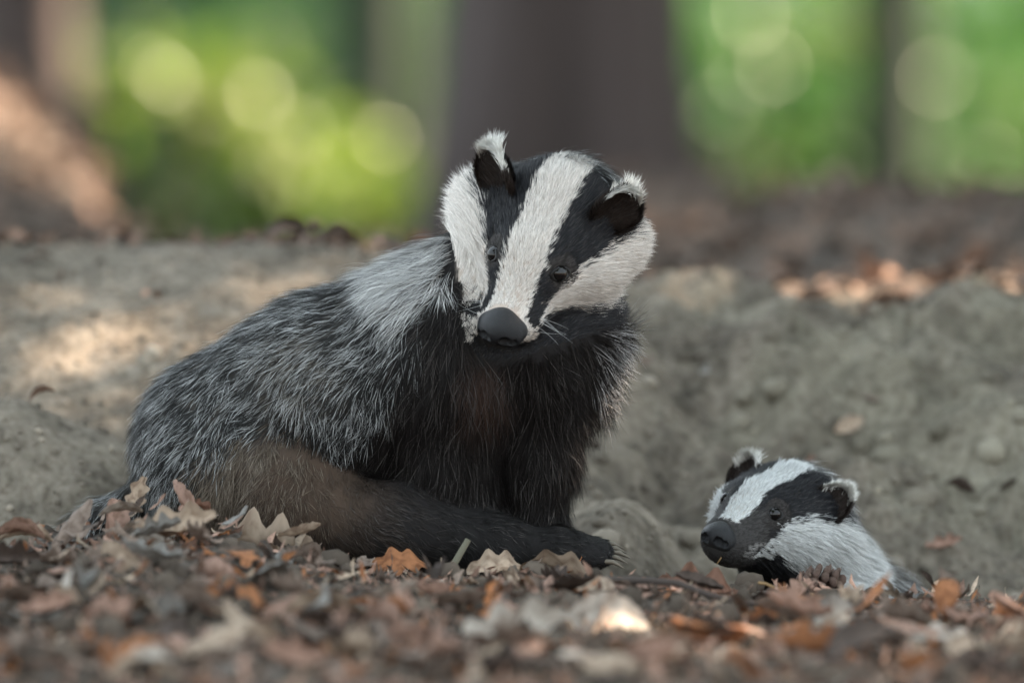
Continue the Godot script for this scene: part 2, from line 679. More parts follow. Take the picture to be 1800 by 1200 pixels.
# ------------------------------------------------------------------ adult
func adult_style(p: Vector3, n: Vector3) -> void:
	var h := hi_ * p
	var neck := ss(-0.085, -0.125, h.z)
	if on_head(h, -0.125):
		head_style(h, p, n, neck)
		if neck < 0.5: return
	h_keep = true
	var x := p.x
	var y := p.y
	var z := p.z
	var wob := noise_mid.get_noise_3d(x * 200.0, y * 200.0, z * 200.0) * 0.022
	var w2 := noise_fine.get_noise_3d(x * 420.0, y * 420.0, z * 420.0)
	# where the grizzled coat ends
	var edge := pw([-0.02, 0.05, 0.10, 0.16, 0.20, 0.235, 0.27, 0.32], [-0.29, -0.24, -0.145, -0.104, -0.094, -0.086, -0.052, -0.03], y) + wob
	var low := pw([-0.40, -0.34, -0.31, -0.27, -0.20, -0.14, -0.08], [-0.03, 0.0, 0.075, 0.112, 0.122, 0.100, 0.10], x) + wob
	var griz := ss(edge + 0.02, edge - 0.02, x) * ss(low - 0.024, low + 0.024, y)
	if z < -0.06: griz = maxf(griz, ss(-0.05, -0.08, z) * ss(0.05, 0.08, y))
	griz = maxf(griz, ss(0.29, 0.31, y))
	var brown := ss(-0.16, -0.22, x) * (1.0 - griz) * ss(0.15, 0.13, z)
	var bare := ss(0.055, 0.02, Vector2((x + 0.195) / 1.5, y - 0.055).length()) * ss(0.04, 0.07, z)
	var neckw := ss(0.056, 0.012, Vector2(x + 0.096, (y - 0.278) * 0.70).length()) * ss(edge + 0.008, edge - 0.016, x)
	var rightneck := ss(0.062, 0.092, x) * ss(0.10, 0.17, y) * ss(0.30, 0.24, y)
	# direction of growth
	var flow := Vector3(-0.75, -0.35, 0.0)
	var rump := ss(-0.22, -0.34, x)
	flow = flow.lerp(Vector3(-0.35, -0.95, 0.1), rump)
	var flank := ss(0.24, 0.13, y) * (1.0 - rump)
	flow = flow.lerp(Vector3(-0.42, -0.85, 0.0), flank)
	var chest := ss(-0.16, -0.06, x) * ss(0.045, 0.075, y)
	flow = flow.lerp(Vector3(-0.10 + 1.5 * maxf(x - 0.01, 0.0) * 6.0, -0.9, 0.15), chest)
	flow = flow.lerp(Vector3(-0.8, -0.55, 0.1), neckw)
	flow = flow.lerp(Vector3(0.95, -0.35, -0.1), rightneck)
	var leg := ss(0.075, 0.045, y) * ss(-0.24, -0.16, x) * ss(0.05, 0.075, z)
	flow = flow.lerp(Vector3(0.85, -0.42, 0.1), leg)
	var thigh := ss(0.13, 0.05, Vector2((x + 0.26) / 1.2, y - 0.055).length()) * (1.0 - griz) * (1.0 - leg)
	flow = flow.lerp(Vector3(-0.25, -0.9, 0.2), thigh * 0.8)
	flow += Vector3(noise_mid.get_noise_3d(x * 180.0, y * 180.0, z * 180.0 + 30.0), noise_mid.get_noise_3d(x * 180.0 + 70.0, y * 180.0, z * 180.0), 0.0) * 0.7
	h_flow = flow
	h_len = 0.032
	h_lift = 0.42
	h_wide = 0.00026
	h_spread = 0.0065
	h_clump = 0.52
	h_mess = 0.28
	h_droop = 0.22
	var dk := Color(0.011, 0.009, 0.0085)
	# grizzled: pale wool, a dark band, pale tips on many
	h_root = Color(0.08, 0.072, 0.065)
	h_mid = Color(0.018, 0.018, 0.018)
	h_tip = Color(0.024, 0.024, 0.024)
	h_mid2 = Color(0.045, 0.045, 0.044)
	h_tip2 = Color(0.54, 0.55, 0.55)
	h_alt = 0.31 + 0.40 * w2
	var palepatch := ss(0.05, 0.015, Vector2((x + 0.205) * 0.8, y - 0.168).length())
	h_mid = h_mid.lerp(Color(0.20, 0.17, 0.14), palepatch * 0.7)
	h_mid2 = h_mid2.lerp(Color(0.30, 0.27, 0.23), palepatch * 0.7)
	if griz < 0.5 + rng.randf_range(-0.42, 0.42):
		h_root = dk
		h_mid = dk
		h_tip = dk * 1.25
		h_alt = 0.10
		h_mid2 = Color(0.05, 0.042, 0.038)
		h_tip2 = Color(0.10, 0.09, 0.085)
		h_len = 0.036
		if brown > 0.3:
			h_root = Color(0.055, 0.041, 0.030)
			h_mid = Color(0.070, 0.052, 0.038)
			h_tip = Color(0.10, 0.076, 0.056)
			h_mid2 = Color(0.12, 0.10, 0.085)
			h_tip2 = Color(0.22, 0.18, 0.14)
			h_alt = 0.35
			h_len = 0.032
			h_mess = 0.34
		if bare > 0.15:
			h_root = h_root.lerp(Color(0.070, 0.047, 0.034), bare)
			h_mid = h_mid.lerp(Color(0.070, 0.047, 0.034), bare)
			h_tip = h_tip.lerp(Color(0.085, 0.060, 0.044), bare)
			h_alt *= 1.0 - 0.5 * bare
			h_len = 0.024
			h_lift = 0.32
			h_mess = 0.36
			h_spread = 0.006
		elif chest > 0.3 and leg < 0.3:
			h_len = 0.040
			var rust := 0.7 * ss(0.035, 0.0, Vector2((x + 0.03) * 1.0, (y - 0.165) * 0.6).length())
			h_mid = h_mid.lerp(Color(0.035, 0.018, 0.012), rust)
			h_tip = h_tip.lerp(Color(0.06, 0.030, 0.020), rust)
		if leg > 0.3:
			h_len = lerpf(0.020, 0.010, ss(-0.06, 0.06, x))
			h_lift = 0.22
			h_droop = 0.1
			h_spread = 0.004
			h_root = Color(0.012, 0.011, 0.011)
			h_mid = Color(0.011, 0.010, 0.010).lerp(Color(0.070, 0.047, 0.034), bare)
			h_tip = Color(0.016, 0.015, 0.015).lerp(Color(0.085, 0.060, 0.044), bare)
			var warm := ss(-0.05, -0.2, x) * (1.0 - bare)
			h_mid = h_mid.lerp(Color(0.045, 0.032, 0.025), warm)
			h_tip = h_tip.lerp(Color(0.07, 0.052, 0.042), warm)
			h_alt = 0.06
	if rightneck > 0.35:
		h_mid2 = Color(0.16, 0.15, 0.15)
		h_tip2 = Color(0.58, 0.57, 0.57)
		h_alt = 0.45 * rightneck
		h_len = 0.052
		h_lift = 0.55
	if neckw > 0.3 + rng.randf_range(-0.2, 0.2):
		h_root = Color(0.32, 0.29, 0.26)
		h_mid = Color(0.42, 0.41, 0.40)
		h_tip = Color(0.62, 0.62, 0.61)
		h_mid2 = Color(0.10, 0.10, 0.10)
		h_tip2 = Color(0.30, 0.30, 0.30)
		h_alt = 0.32
		h_len = 0.042
		h_lift = 0.48
	# feet
	if y < 0.035 and z > 0.07 and x > 0.02:
		h_len = 0.013 if x < 0.06 else 0.007
		h_spread = 0.003
		h_lift = 0.30
		h_flow = Vector3(1.0, -0.25, 0.15)

func skin_adult(p: Vector3) -> Color:
	var h := hi_ * p
	if on_head(h, -0.10): return skin_head(h)
	var bare := ss(0.08, 0.03, Vector2((p.x + 0.205) / 1.3, p.y - 0.052).length()) * ss(0.03, 0.06, p.z)
	var c := Color(0.014, 0.012, 0.012)
	if p.x < -0.16: c = Color(0.055, 0.048, 0.042)
	return c.lerp(Color(0.070, 0.047, 0.034), bare)

func make_adult(M: Dictionary) -> void:
	var root := thing("badger", "large adult badger sitting curled on the ground with its hind leg stretched out", "badger", Vector3.ZERO)
	cub = false
	hs = 1.0
	# the head's axes: nose down and towards the lens, a little to its right, tilted
	var b := Basis(Vector3(0, 0, 1), deg_to_rad(-16.0)) * Basis(Vector3(0, 1, 0), deg_to_rad(-17.0)) * Basis(Vector3(1, 0, 0), deg_to_rad(45.0))
	hx = Transform3D(b, Vector3(0.0195, 0.276, 0.085))
	hi_ = hx.affine_inverse()
	field_clear(0.024)
	# trunk
	cap(Vector3(-0.275, 0.092, -0.02), Vector3(-0.175, 0.134, -0.02), 0.094, 0.106)
	cap(Vector3(-0.175, 0.134, -0.02), Vector3(-0.075, 0.180, -0.002), 0.106, 0.098)
	cap(Vector3(-0.075, 0.178, 0.0), Vector3(-0.005, 0.205, 0.005), 0.094, 0.072)
	# neck
	cap(Vector3(-0.045, 0.225, -0.005), hx * Vector3(0, -0.015, -0.085), 0.070, 0.056)
	cap(Vector3(0.01, 0.20, 0.015), hx * Vector3(0, -0.03, -0.06), 0.062, 0.05)
	cap(Vector3(0.045, 0.215, 0.0), Vector3(0.035, 0.15, 0.0), 0.056, 0.050)
	# front legs
	cap(Vector3(0.015, 0.165, 0.01), Vector3(0.022, 0.09, 0.015), 0.052, 0.036)
	cap(Vector3(0.022, 0.09, 0.015), Vector3(0.024, 0.012, 0.03), 0.036, 0.025)
	cap(Vector3(0.024, 0.012, 0.03), Vector3(0.04, -0.006, 0.055), 0.025, 0.016)
	cap(Vector3(-0.055, 0.15, 0.045), Vector3(-0.065, 0.075, 0.050), 0.055, 0.040)
	cap(Vector3(-0.065, 0.075, 0.050), Vector3(-0.035, 0.012, 0.050), 0.040, 0.026)
	cap(Vector3(-0.035, 0.012, 0.050), Vector3(-0.005, -0.006, 0.055), 0.026, 0.016)
	# near hind leg: thigh, shank folded along the ground, long foot
	cap(Vector3(-0.285, 0.065, 0.03), Vector3(-0.225, 0.045, 0.070), 0.066, 0.050)
	cap(Vector3(-0.225, 0.040, 0.075), Vector3(-0.120, 0.020, 0.092), 0.046, 0.038)
	cap(Vector3(-0.120, 0.020, 0.092), Vector3(-0.015, 0.002, 0.100), 0.038, 0.026)
	cap(Vector3(-0.015, 0.002, 0.100), Vector3(0.045, -0.003, 0.102), 0.026, 0.018)
	# far hind leg
	cap(Vector3(-0.28, 0.06, -0.07), Vector3(-0.20, 0.03, -0.11), 0.062, 0.045)
	cap(Vector3(-0.20, 0.03, -0.11), Vector3(-0.11, 0.0, -0.11), 0.04, 0.022)
	# tail
	cap(Vector3(-0.345, 0.045, -0.02), Vector3(-0.425, 0.020, 0.02), 0.024, 0.009)
	# toes
	var toes := []
	for k in 5:
		var o := (k - 2) * 0.0105
		toes.append([Vector3(0.044, -0.005 + 0.002 * (4 - k), 0.104 + o), Vector3(0.091 - absf(k - 2) * 0.003, -0.010 + 0.0032 * (4 - k), 0.106 + o * 1.3)])
	for t in toes: cap(t[0], t[1], 0.0095, 0.0048)
	head_caps()
	place_face()
	var s := nets(0.0055)
	var cols := PackedColorArray()
	for q: Vector3 in s[0]: cols.append(enc(skin_adult(q)))
	obj("body", to_mesh(s, cols), M.skin, root)
	# claws
	for t in toes:
		var d: Vector3 = (t[1] - t[0]).normalized()
		obj("claw", tube([t[1], t[1] + d * 0.013 + Vector3(0, 0.001, 0), t[1] + d * 0.024 + Vector3(0, -0.004, 0)], [0.0030, 0.0024, 0.0004]), M.claw, root)
	var st := Strands.new()
	grow(st, s, 21500, 9, adult_style)
	var body_fur := obj("fur", strands_mesh(st), M.fur, root)
	body_fur.set_meta("kind", "stuff")
	# the face needs a denser, finer coat: grow again on the head's triangles alone
	var hv := PackedInt32Array()
	var vv: PackedVector3Array = s[0]
	var ii: PackedInt32Array = s[2]
	for t in range(0, ii.size(), 3):
		var c := hi_ * ((vv[ii[t]] + vv[ii[t + 1]] + vv[ii[t + 2]]) / 3.0)
		if on_head(c, -0.115): hv.append_array(PackedInt32Array([ii[t], ii[t + 1], ii[t + 2]]))
	var sf := Strands.new()
	grow(sf, [s[0], s[1], hv], 11500, 8, adult_style)
	var face := obj("face_fur", strands_mesh(sf), M.fur, root)
	face.set_meta("kind", "stuff")
	face_parts(root, M, sf, [0.45, 0.1, 0.15, 0.98, 0.041, -0.062, 0.0615])
	nose_of(root, M.nose)
	# lips
	for sg in [-1.0, 1.0]:
		var pts := []
		var rad := []
		for k in 8:
			var t := k / 7.0
			pts.append(hx * Vector3(sg * lerpf(0.003, 0.034, t), lerpf(-0.040, -0.036, t), lerpf(0.070, 0.022, pow(t, 1.4))))
			rad.append(0.0022 * (1.0 - 0.4 * t))
		obj("lip", tube(pts, rad), M.lid, root)
	for k in 14:
		var sg := -1.0 if k % 2 == 0 else 1.0
		var a := hx * Vector3(sg * rng.randf_range(0.024, 0.030), rng.randf_range(-0.032, -0.016), rng.randf_range(0.035, 0.060))
		var d := (hx.basis * Vector3(sg * rng.randf_range(0.7, 1.0), rng.randf_range(-0.5, 0.1), rng.randf_range(-0.3, 0.25))).normalized()
		whisker(root, M.whisker, a, d, rng.randf_range(0.022, 0.042), Vector3(rng.randf_range(-0.2, 0.2), rng.randf_range(-0.1, 0.35), 0.1))

# ------------------------------------------------------------------ cub
func cub_style(p: Vector3, n: Vector3) -> void:
	var h := hi_ * p
	var lim := -0.085
	if h.z > lim - 0.06 and h.length() < 0.17:
		head_style(h, p, n, 0.0)
		if h.z > lim: return
		var th := rad_to_deg(atan2(absf(h.x), h.y + 0.014))
		if th > 70.0 and th < 140.0: return
	h_keep = true
	h_flow = Vector3(0.6, -0.6, -0.4)
	h_len = 0.032
	h_lift = 0.45
	h_wide = 0.0003
	h_spread = 0.006
	h_clump = 0.5
	h_mess = 0.2
	h_droop = 0.2
	h_root = Color(0.16, 0.15, 0.14)
	h_mid = Color(0.06, 0.06, 0.06)
	h_tip = Color(0.06, 0.06, 0.06)
	h_mid2 = Color(0.22, 0.22, 0.22)
	h_tip2 = Color(0.6, 0.6, 0.6)
	h_alt = 0.5

func make_cub(M: Dictionary) -> void:
	var root := thing("badger", "small badger cub with only its head showing above the leaf litter", "badger", Vector3.ZERO)
	cub = true
	hs = 0.79
	var b := Basis(Vector3(0, 0, 1), deg_to_rad(-16.0)) * Basis(Vector3(0, 1, 0), deg_to_rad(-33.0)) * Basis(Vector3(1, 0, 0), deg_to_rad(14.0))
	hx = Transform3D(b.scaled(Vector3.ONE * hs), Vector3(0.238, 0.029, 0.02))
	hi_ = hx.affine_inverse()
	field_clear(0.03)
	cap(hx * Vector3(0, -0.015, -0.08), Vector3(0.298, -0.050, -0.070), 0.048, 0.056)
	cap(Vector3(0.298, -0.050, -0.070), Vector3(0.335, -0.105, -0.13), 0.058, 0.074)
	cap(Vector3(0.335, -0.105, -0.13), Vector3(0.375, -0.17, -0.19), 0.080, 0.080)
	for z in [0.0, -0.11]:
		cap(Vector3(0.30, -0.09, -0.08 + z * 0.5), Vector3(0.27, -0.19, -0.05 + z), 0.04, 0.024)
		cap(Vector3(0.27, -0.19, -0.05 + z), Vector3(0.245, -0.215, -0.03 + z), 0.024, 0.016)
		cap(Vector3(0.375, -0.17, -0.16 + z * 0.5), Vector3(0.36, -0.22, -0.13 + z), 0.045, 0.026)
	cap(Vector3(0.40, -0.18, -0.24), Vector3(0.45, -0.20, -0.29), 0.022, 0.01)
	head_caps()
	place_face()
	var s := nets(0.0055)
	var cols := PackedColorArray()
	for q: Vector3 in s[0]:
		var h := hi_ * q
		cols.append(enc(skin_head(h) if h.z > -0.1 and h.length() < 0.17 else Color(0.12, 0.11, 0.10)))
	obj("body", to_mesh(s, cols), M.skin, root)
	var vv: PackedVector3Array = s[0]
	var ii: PackedInt32Array = s[2]
	var hv := PackedInt32Array()
	var bv := PackedInt32Array()
	for t in range(0, ii.size(), 3):
		var c := hi_ * vv[ii[t]]
		var tri := PackedInt32Array([ii[t], ii[t + 1], ii[t + 2]])
		if c.z > -0.145 and c.length() < 0.19: hv.append_array(tri)
		else: bv.append_array(tri)
	var st := Strands.new()
	grow(st, [s[0], s[1], bv], 3000, 6, cub_style)
	obj("fur", strands_mesh(st), M.fur, root).set_meta("kind", "stuff")
	var sf := Strands.new()
	grow(sf, [s[0], s[1], hv], 12500, 8, cub_style)
	obj("face_fur", strands_mesh(sf), M.fur, root).set_meta("kind", "stuff")
	face_parts(root, M, sf, [0.20, 0.2, 0.1, 1.0, 0.018, -0.072, 0.062])
	nose_of(root, M.nose)
	for sg in [-1.0, 1.0]:
		var pts := []
		var rad := []
		for k in 8:
			var t := k / 7.0
			pts.append(hx * Vector3(sg * lerpf(0.003, 0.036, t), lerpf(-0.041, -0.038, t), lerpf(0.070, 0.012, pow(t, 1.4))))
			rad.append(0.0028 * (1.0 - 0.4 * t))
		obj("lip", tube(pts, rad), M.lid, root)
	for k in 10:
		var sg := -1.0 if k % 2 == 0 else 1.0
		var a := hx * Vector3(sg * rng.randf_range(0.024, 0.030), rng.randf_range(-0.032, -0.020), rng.randf_range(0.03, 0.055))
		var d := (hx.basis * Vector3(sg * 0.8, rng.randf_range(-0.5, 0.0), rng.randf_range(-0.6, -0.2))).normalized()
		whisker(root, M.dark_whisker, a, d, rng.randf_range(0.018, 0.03), Vector3(0, -0.1, 0.1))
	# a bit of dry grass at its lips
	var straw := obj("straw", tube([hx * Vector3(0.008, -0.033, 0.078), hx * Vector3(0.010, -0.042, 0.080), hx * Vector3(0.004, -0.052, 0.078)], [0.0012, 0.0010, 0.0005]), M.straw)
	tag(straw, "wisp of dry straw stuck on the cub's lips", "straw")

# ------------------------------------------------------------------ the ground
func ground_h(x: float, z: float) -> float:
	var crest := pw([-0.7, -0.45, -0.36, -0.28, -0.2, -0.1, 0.0, 0.1, 0.2, 0.3, 0.5, 0.8], [-0.005, 0.0, 0.014, 0.010, -0.010, -0.022, -0.024, -0.030, -0.040, -0.042, -0.050, -0.055], x)
	var y := lerpf(crest, -0.052, ss(0.2, 1.35, z))
	if z > 1.35: y -= 0.05 * (z - 1.35)
	var right := ss(0.06, 0.16, x)
	var base := lerpf(-0.024, -0.10, right)
	y = lerpf(y, base, ss(0.19, 0.08, z))
	if z < 0.1:
		# the heaps behind the badgers
		var top := lerpf(0.258, 0.198, ss(-0.25, 0.3, x))
		var rise := lerpf(ss(-0.16, -0.95, z), ss(-0.10, -0.95, z), right)
		y = lerpf(y, top, rise)
		y += pw([-0.9, -0.5, -0.36, -0.25], [0.16, 0.125, 0.055, 0.0], x) * exp(-pow((z + 0.30) / 0.13, 2.0))
		y += 0.10 * exp(-pow((x - 0.14) / 0.07, 2.0) - pow((z + 0.22) / 0.09, 2.0))
		# the hole the cub looks out of
		y -= 0.18 * exp(-pow((x - 0.32) / 0.17, 2.0) - pow((z + 0.13) / 0.15, 2.0)) 
		# plateau
		y = lerpf(y, 0.185, ss(-1.05, -1.6, z))
		y += 0.075 * ss(0.18, 0.40, x) * ss(-1.1, -3.4, z) * (1.0 - ss(-3.5, -5.2, z))
		y -= 0.40 * ss(0.25, 0.9, x) * ss(-3.6, -6.0, z)
		y += 0.24 * ss(-0.45, -0.95, x) * ss(-3.0, -5.0, z) * (1.0 - ss(-6.5, -9.0, z))
		y -= 0.34 * ss(-0.42, -0.34, x / (1.0 - z * 0.1) * 1.0) * ss(0.12, -0.02, x) * ss(-3.2, -5.5, z)
		y -= 0.55 * ss(-8.5, -14.0, z) * ss(-2.2, -1.0, x)
	var near := ss(3.0, 0.8, absf(z + 0.1))
	var n1 := noise_big.get_noise_2d(x * 38.0, z * 38.0)
	var n2 := noise_mid.get_noise_2d(x * 130.0, z * 130.0)
	var n3 := noise_fine.get_noise_2d(x * 430.0, z * 430.0)
	var bank := ss(0.02, 0.15, x) * ss(-0.05, -0.2, z) * ss(-1.3, -0.9, z)
	y += n1 * lerpf(0.008, 0.066, bank) * near + n2 * lerpf(0.006, 0.014, bank) * near + n3 * lerpf(0.0018, 0.0024, bank) * near
	y += noise_big.get_noise_2d(x * 1.5 + 50.0, z * 1.5) * 0.10 * ss(2.0, 9.0, absf(z) + absf(x))
	return y

func ground_color(x: float, z: float) -> Color:
	var n1 := noise_big.get_noise_2d(x * 34.0 + 200.0, z * 34.0)
	var n2 := noise_mid.get_noise_2d(x * 150.0 + 90.0, z * 150.0)
	var n3 := noise_fine.get_noise_2d(x * 520.0, z * 520.0 + 40.0)
	var sand := Color(0.198, 0.170, 0.137)
	var soil := Color(0.120, 0.100, 0.085)
	var c := soil.lerp(sand, ss(0.16, -0.06, z))
	var moss := ss(0.0, 0.5, n1 + 0.2) * ss(0.1, 0.3, x) * ss(-0.2, -0.5, z)
	c = c.lerp(Color(0.145, 0.142, 0.105), moss * 0.4)
	c = c.lerp(Color(0.115, 0.092, 0.076), ss(-1.05, -1.5, z))
	c = c.lerp(Color(0.055, 0.075, 0.03), ss(-9.0, -12.0, z))
	var k := 1.0 + n1 * 0.50 + n2 * 0.50 + n3 * 0.40
	return Color(c.r * k, c.g * k, c.b * k)

func axis_steps(fine_lo: float, fine_hi: float, fine: float, far_lo: float, far_hi: float) -> PackedFloat32Array:
	var left := []
	var st := fine
	var p := fine_lo
	while p > far_lo:
		st *= 1.12
		p -= st
		left.append(p)
	left.reverse()
	var out := PackedFloat32Array(left)
	p = fine_lo
	while p <= fine_hi:
		out.append(p)
		p += fine
	st = fine
	while p < far_hi:
		st *= 1.12
		p += st
		out.append(p)
	return out

func make_ground(mat: Material) -> void:
	var xs := axis_steps(-0.66, 0.66, 0.0055, -160.0, 160.0)
	var zs := axis_steps(-1.15, 1.30, 0.0065, -220.0, 60.0)
	var v := PackedVector3Array()
	var c := PackedColorArray()
	var ix := PackedInt32Array()
	var nx := xs.size()
	for z in zs:
		for x in xs:
			v.append(Vector3(x, ground_h(x, z), z))
			c.append(enc(ground_color(x, z)))
	for j in zs.size() - 1:
		for i in nx - 1:
			var q := j * nx + i
			ix.append_array(PackedInt32Array([q, q + 1, q + nx, q + 1, q + nx + 1, q + nx]))
	var n := PackedVector3Array()
	n.resize(v.size())
	var nz := zs.size()
	for j in nz:
		for i in nx:
			var q := j * nx + i
			var dx := v[j * nx + mini(i + 1, nx - 1)] - v[j * nx + maxi(i - 1, 0)]
			var dz := v[mini(j + 1, nz - 1) * nx + i] - v[maxi(j - 1, 0) * nx + i]
			n[q] = dz.cross(dx).normalized()
	var o := obj("ground", to_mesh([v, n, ix], c), mat)
	tag(o, "bare trodden earth of the badger sett with its heaps", "", "", "structure")

# ------------------------------------------------------------------ leaves
func leaf_mesh(kind: int, seed_: int) -> ArrayMesh:
	# unit length along +x from the stalk; curled, folded, lobed
	var r := RandomNumberGenerator.new()
	r.seed = seed_
	var nu := 20
	var nv := 4
	var st := SurfaceTool.new()
	st.begin(Mesh.PRIMITIVE_TRIANGLES)
	var curl := r.randf_range(-1.6, 1.6)
	var fold := r.randf_range(-0.9, 1.3)
	var twist := r.randf_range(-0.7, 0.7)
	var w0 := 0.27 if kind == 0 else 0.30 if kind == 1 else 0.22
	var ph := r.randf() * TAU
	var torn := r.randf_range(0.55, 0.8) if kind == 2 else 1.0
	for i in nu + 1:
		var t := float(i) / nu
		var w := w0 * pow(sin(PI * clampf(t * 0.93 + 0.04, 0.0, 1.0)), 0.75)
		if kind == 0: w *= 0.86 + 0.26 * sin(t * TAU * 3.2 + ph * 0.2)     # oak lobes
		elif kind == 1: w *= 1.0 + 0.05 * sin(t * TAU * 7.0)
		else: w *= 0.8 + 0.25 * sin(t * TAU * 1.7 + ph)
		w = maxf(w, 0.012)
		var a := curl * (t - 0.4)
		var cx := t if absf(curl) < 0.05 else sin(a) / curl + 0.4
		var cy := 0.0 if absf(curl) < 0.05 else (1.0 - cos(a)) / curl
		for j in nv + 1:
			var s := (float(j) / nv) * 2.0 - 1.0
			if kind == 2 and s > torn * 2.0 - 1.0: s = torn * 2.0 - 1.0
			var e := fold * s * s * w
			var ww := s * w * (1.0 - 0.25 * absf(fold) * absf(s))
			var tw := twist * (t - 0.5)
			var yy := cy + e + 0.012 * sin(t * 23.0 + s * 5.0 + ph)
			var p := Vector3(cx, yy * cos(tw) - ww * sin(tw), ww * cos(tw) + yy * sin(tw))
			var k := 1.0 - 0.18 * absf(s) + (0.15 if j == nv / 2 else 0.0) + r.randf_range(-0.12, 0.12)
			st.set_color(Color(k, k, k))
			st.set_uv(Vector2(t, s * 0.5 + 0.5))
			st.add_vertex(p)
	for i in nu:
		for j in nv:
			var q := i * (nv + 1) + j
			for k in [q, q + 1, q + nv + 1, q + 1, q + nv + 2, q + nv + 1]: st.add_index(k)
	st.generate_normals()
	return st.commit()

func leaf_xf(at: Vector3, size: float, yaw: float, pitch: float, roll: float) -> Transform3D:
	var b := Basis(Vector3.UP, yaw) * Basis(Vector3(0, 0, 1), pitch) * Basis(Vector3(1, 0, 0), roll)
	return Transform3D(b.scaled(Vector3.ONE * size), at)

func leaf_material(called: String, c: Color, seed_: int) -> StandardMaterial3D:
	var m := lin_mat(called, c, 0.75)
	m.vertex_color_use_as_albedo = true
	m.albedo_texture = noise_tex(0.02, seed_, false, ramp([Color(0.78, 0.75, 0.73), Color(0.93, 0.93, 0.93), Color(1, 1, 1)], [0.25, 0.5, 0.75]))
	m.uv1_scale = Vector3(0.35, 0.25, 1)
	m.backlight_enabled = true
	m.backlight = Color(0.25, 0.18, 0.12)
	return m

func litter(M: Dictionary) -> void:
	var meshes := []
	for k in 15: meshes.append(leaf_mesh([0, 1, 2, 1, 0][k % 5], 100 + k))
	var kinds := [
		["grey brown", Color(0.24, 0.18, 0.145)], ["pale tan", Color(0.48, 0.37, 0.28)], ["pinkish brown", Color(0.40, 0.25, 0.19)],
		["rust orange", Color(0.36, 0.15, 0.065)], ["dark brown", Color(0.085, 0.06, 0.048)], ["silvery beige", Color(0.52, 0.46, 0.40)], ["bleached grey", Color(0.28, 0.265, 0.245)],
	]
	var mats := []
	for k in kinds.size(): mats.append(leaf_material(kinds[k][0].replace(" ", "_") + "_leaf", kinds[k][1], 300 + k))
	# the leaves one can point to: x, z, lift, size, yaw, pitch, roll, mesh, material, label
	var marked := [
		[-0.366, 0.20, 0.024, 0.046, 1.2, 1.0, 0.5, 4, 1, "ochre tan leaf standing upright on top of the leaf pile by the badger's rump"],
		[-0.385, 0.24, 0.014, 0.050, 1.2, 1.0, 0.8, 3, 2, "pink brown leaf standing on its edge below the ochre leaf on the pile"],
		[-0.36, 0.33, 0.012, 0.085, 0.15, 0.12, 0.7, 4, 1, "broad pale leaf tilted to the lens at the foot of the leaf pile"],
		[-0.44, 0.28, 0.012, 0.060, 0.3, 0.9, 0.2, 8, 0, "folded grey brown leaf at the left end of the leaf pile"],
		[-0.30, 0.22, 0.020, 0.060, 2.3, 0.6, 0.9, 6, 2, "russet brown leaf leaning on the pile before the grizzled flank"],
		[-0.19, 0.19, 0.006, 0.100, 2.95, 0.12, 0.5, 9, 1, "long narrow tan leaf lying along the badger's thigh"],
		[-0.135, 0.20, 0.010, 0.060, 0.2, 0.15, 0.9, 5, 3, "bright orange leaf in front of the stretched hind leg"],
		[-0.045, 0.19, 0.008, 0.062, 0.1, 0.1, 0.9, 10, 1, "curled tan leaf like a gutter just before the dark hind leg"],
		[0.085, 0.20, 0.006, 0.085, 2.7, 0.35, 0.9, 5, 1, "curled pale leaf with rusty inside in front of the badger's toes"],
		[0.135, 0.23, 0.002, 0.090, -0.25, -0.12, 0.8, 0, 2, "pinkish leaf sloping down to the right beyond the badger's toes"],
		[0.045, 0.72, 0.010, 0.085, 0.1, 0.05, 0.9, 3, 5, "smooth whitish leaf lying across the middle of the foreground"],
		[-0.045, 0.90, 0.008, 0.100, 0.3, 0.15, 0.8, 4, 5, "large whitish lobed leaf in the near foreground below the orange leaf"],
		[0.215, 0.62, 0.006, 0.034, 0.4, 0.3, 1.2, 6, 3, "small bright orange scrap of leaf below the cub's nose"],
		[0.400, 0.55, 0.012, 0.045, 1.3, 1.1, 0.2, 1, 3, "rust coloured leaf standing on end right of the cub"],
		[0.355, 0.80, 0.004, 0.080, 0.1, 0.1, 0.7, 5, 5, "pale grey leaf lying flat in the near foreground below the cub"],
		[-0.445, 0.02, 0.004, 0.050, 0.4, 0.1, 0.5, 9, 1, "tan leaf lying on bare earth left of the badger's tail"],
		[-0.405, -0.14, 0.008, 0.040, 0.3, 0.1, 0.9, 3, 6, "pale leaf on the bare earth bank beside the badger's rump"],
		[-0.475, 0.06, 0.004, 0.060, 0.2, 0.1, 0.4, 0, 1, "tan leaf at the left edge beside the smaller tan leaf on bare earth"],
		[0.335, -0.62, 0.008, 0.036, 0.5, 0.3, 0.9, 6, 1, "pale curled leaf caught high on the earth bank above the cub"],
		[0.385, -0.66, 0.008, 0.045, 2.2, 0.2, 0.5, 8, 0, "grey brown leaf beside the pale curled leaf on the bank above the cub"],
		[0.300, -0.55, 0.006, 0.040, 1.0, 0.1, 1.0, 3, 2, "pink brown leaf on the bank, lower than the pale curled leaf"],
		[0.480, -0.50, 0.006, 0.045, 2.6, 0.2, 0.8, 1, 4, "dark brown leaf on the bank at the right edge above the cub"],
		[0.420, -0.38, 0.006, 0.040, 0.2, 0.2, 0.7, 4, 2, "pink brown leaf low on the bank to the right of the cub's ear"],
		[0.200, -0.70, 0.006, 0.040, 0.9, 0.1, 0.6, 5, 6, "bleached leaf on the bank just right of the adult badger's neck"],
	]
	for q in marked:
		var o := obj("dry_leaf", meshes[q[7]], mats[q[8]])
		o.transform = leaf_xf(Vector3(q[0], ground_h(q[0], q[1]) + q[2], q[1]), q[3], q[4], q[5], q[6])
		tag(o, q[9], "leaf", "fallen leaves in the foreground")
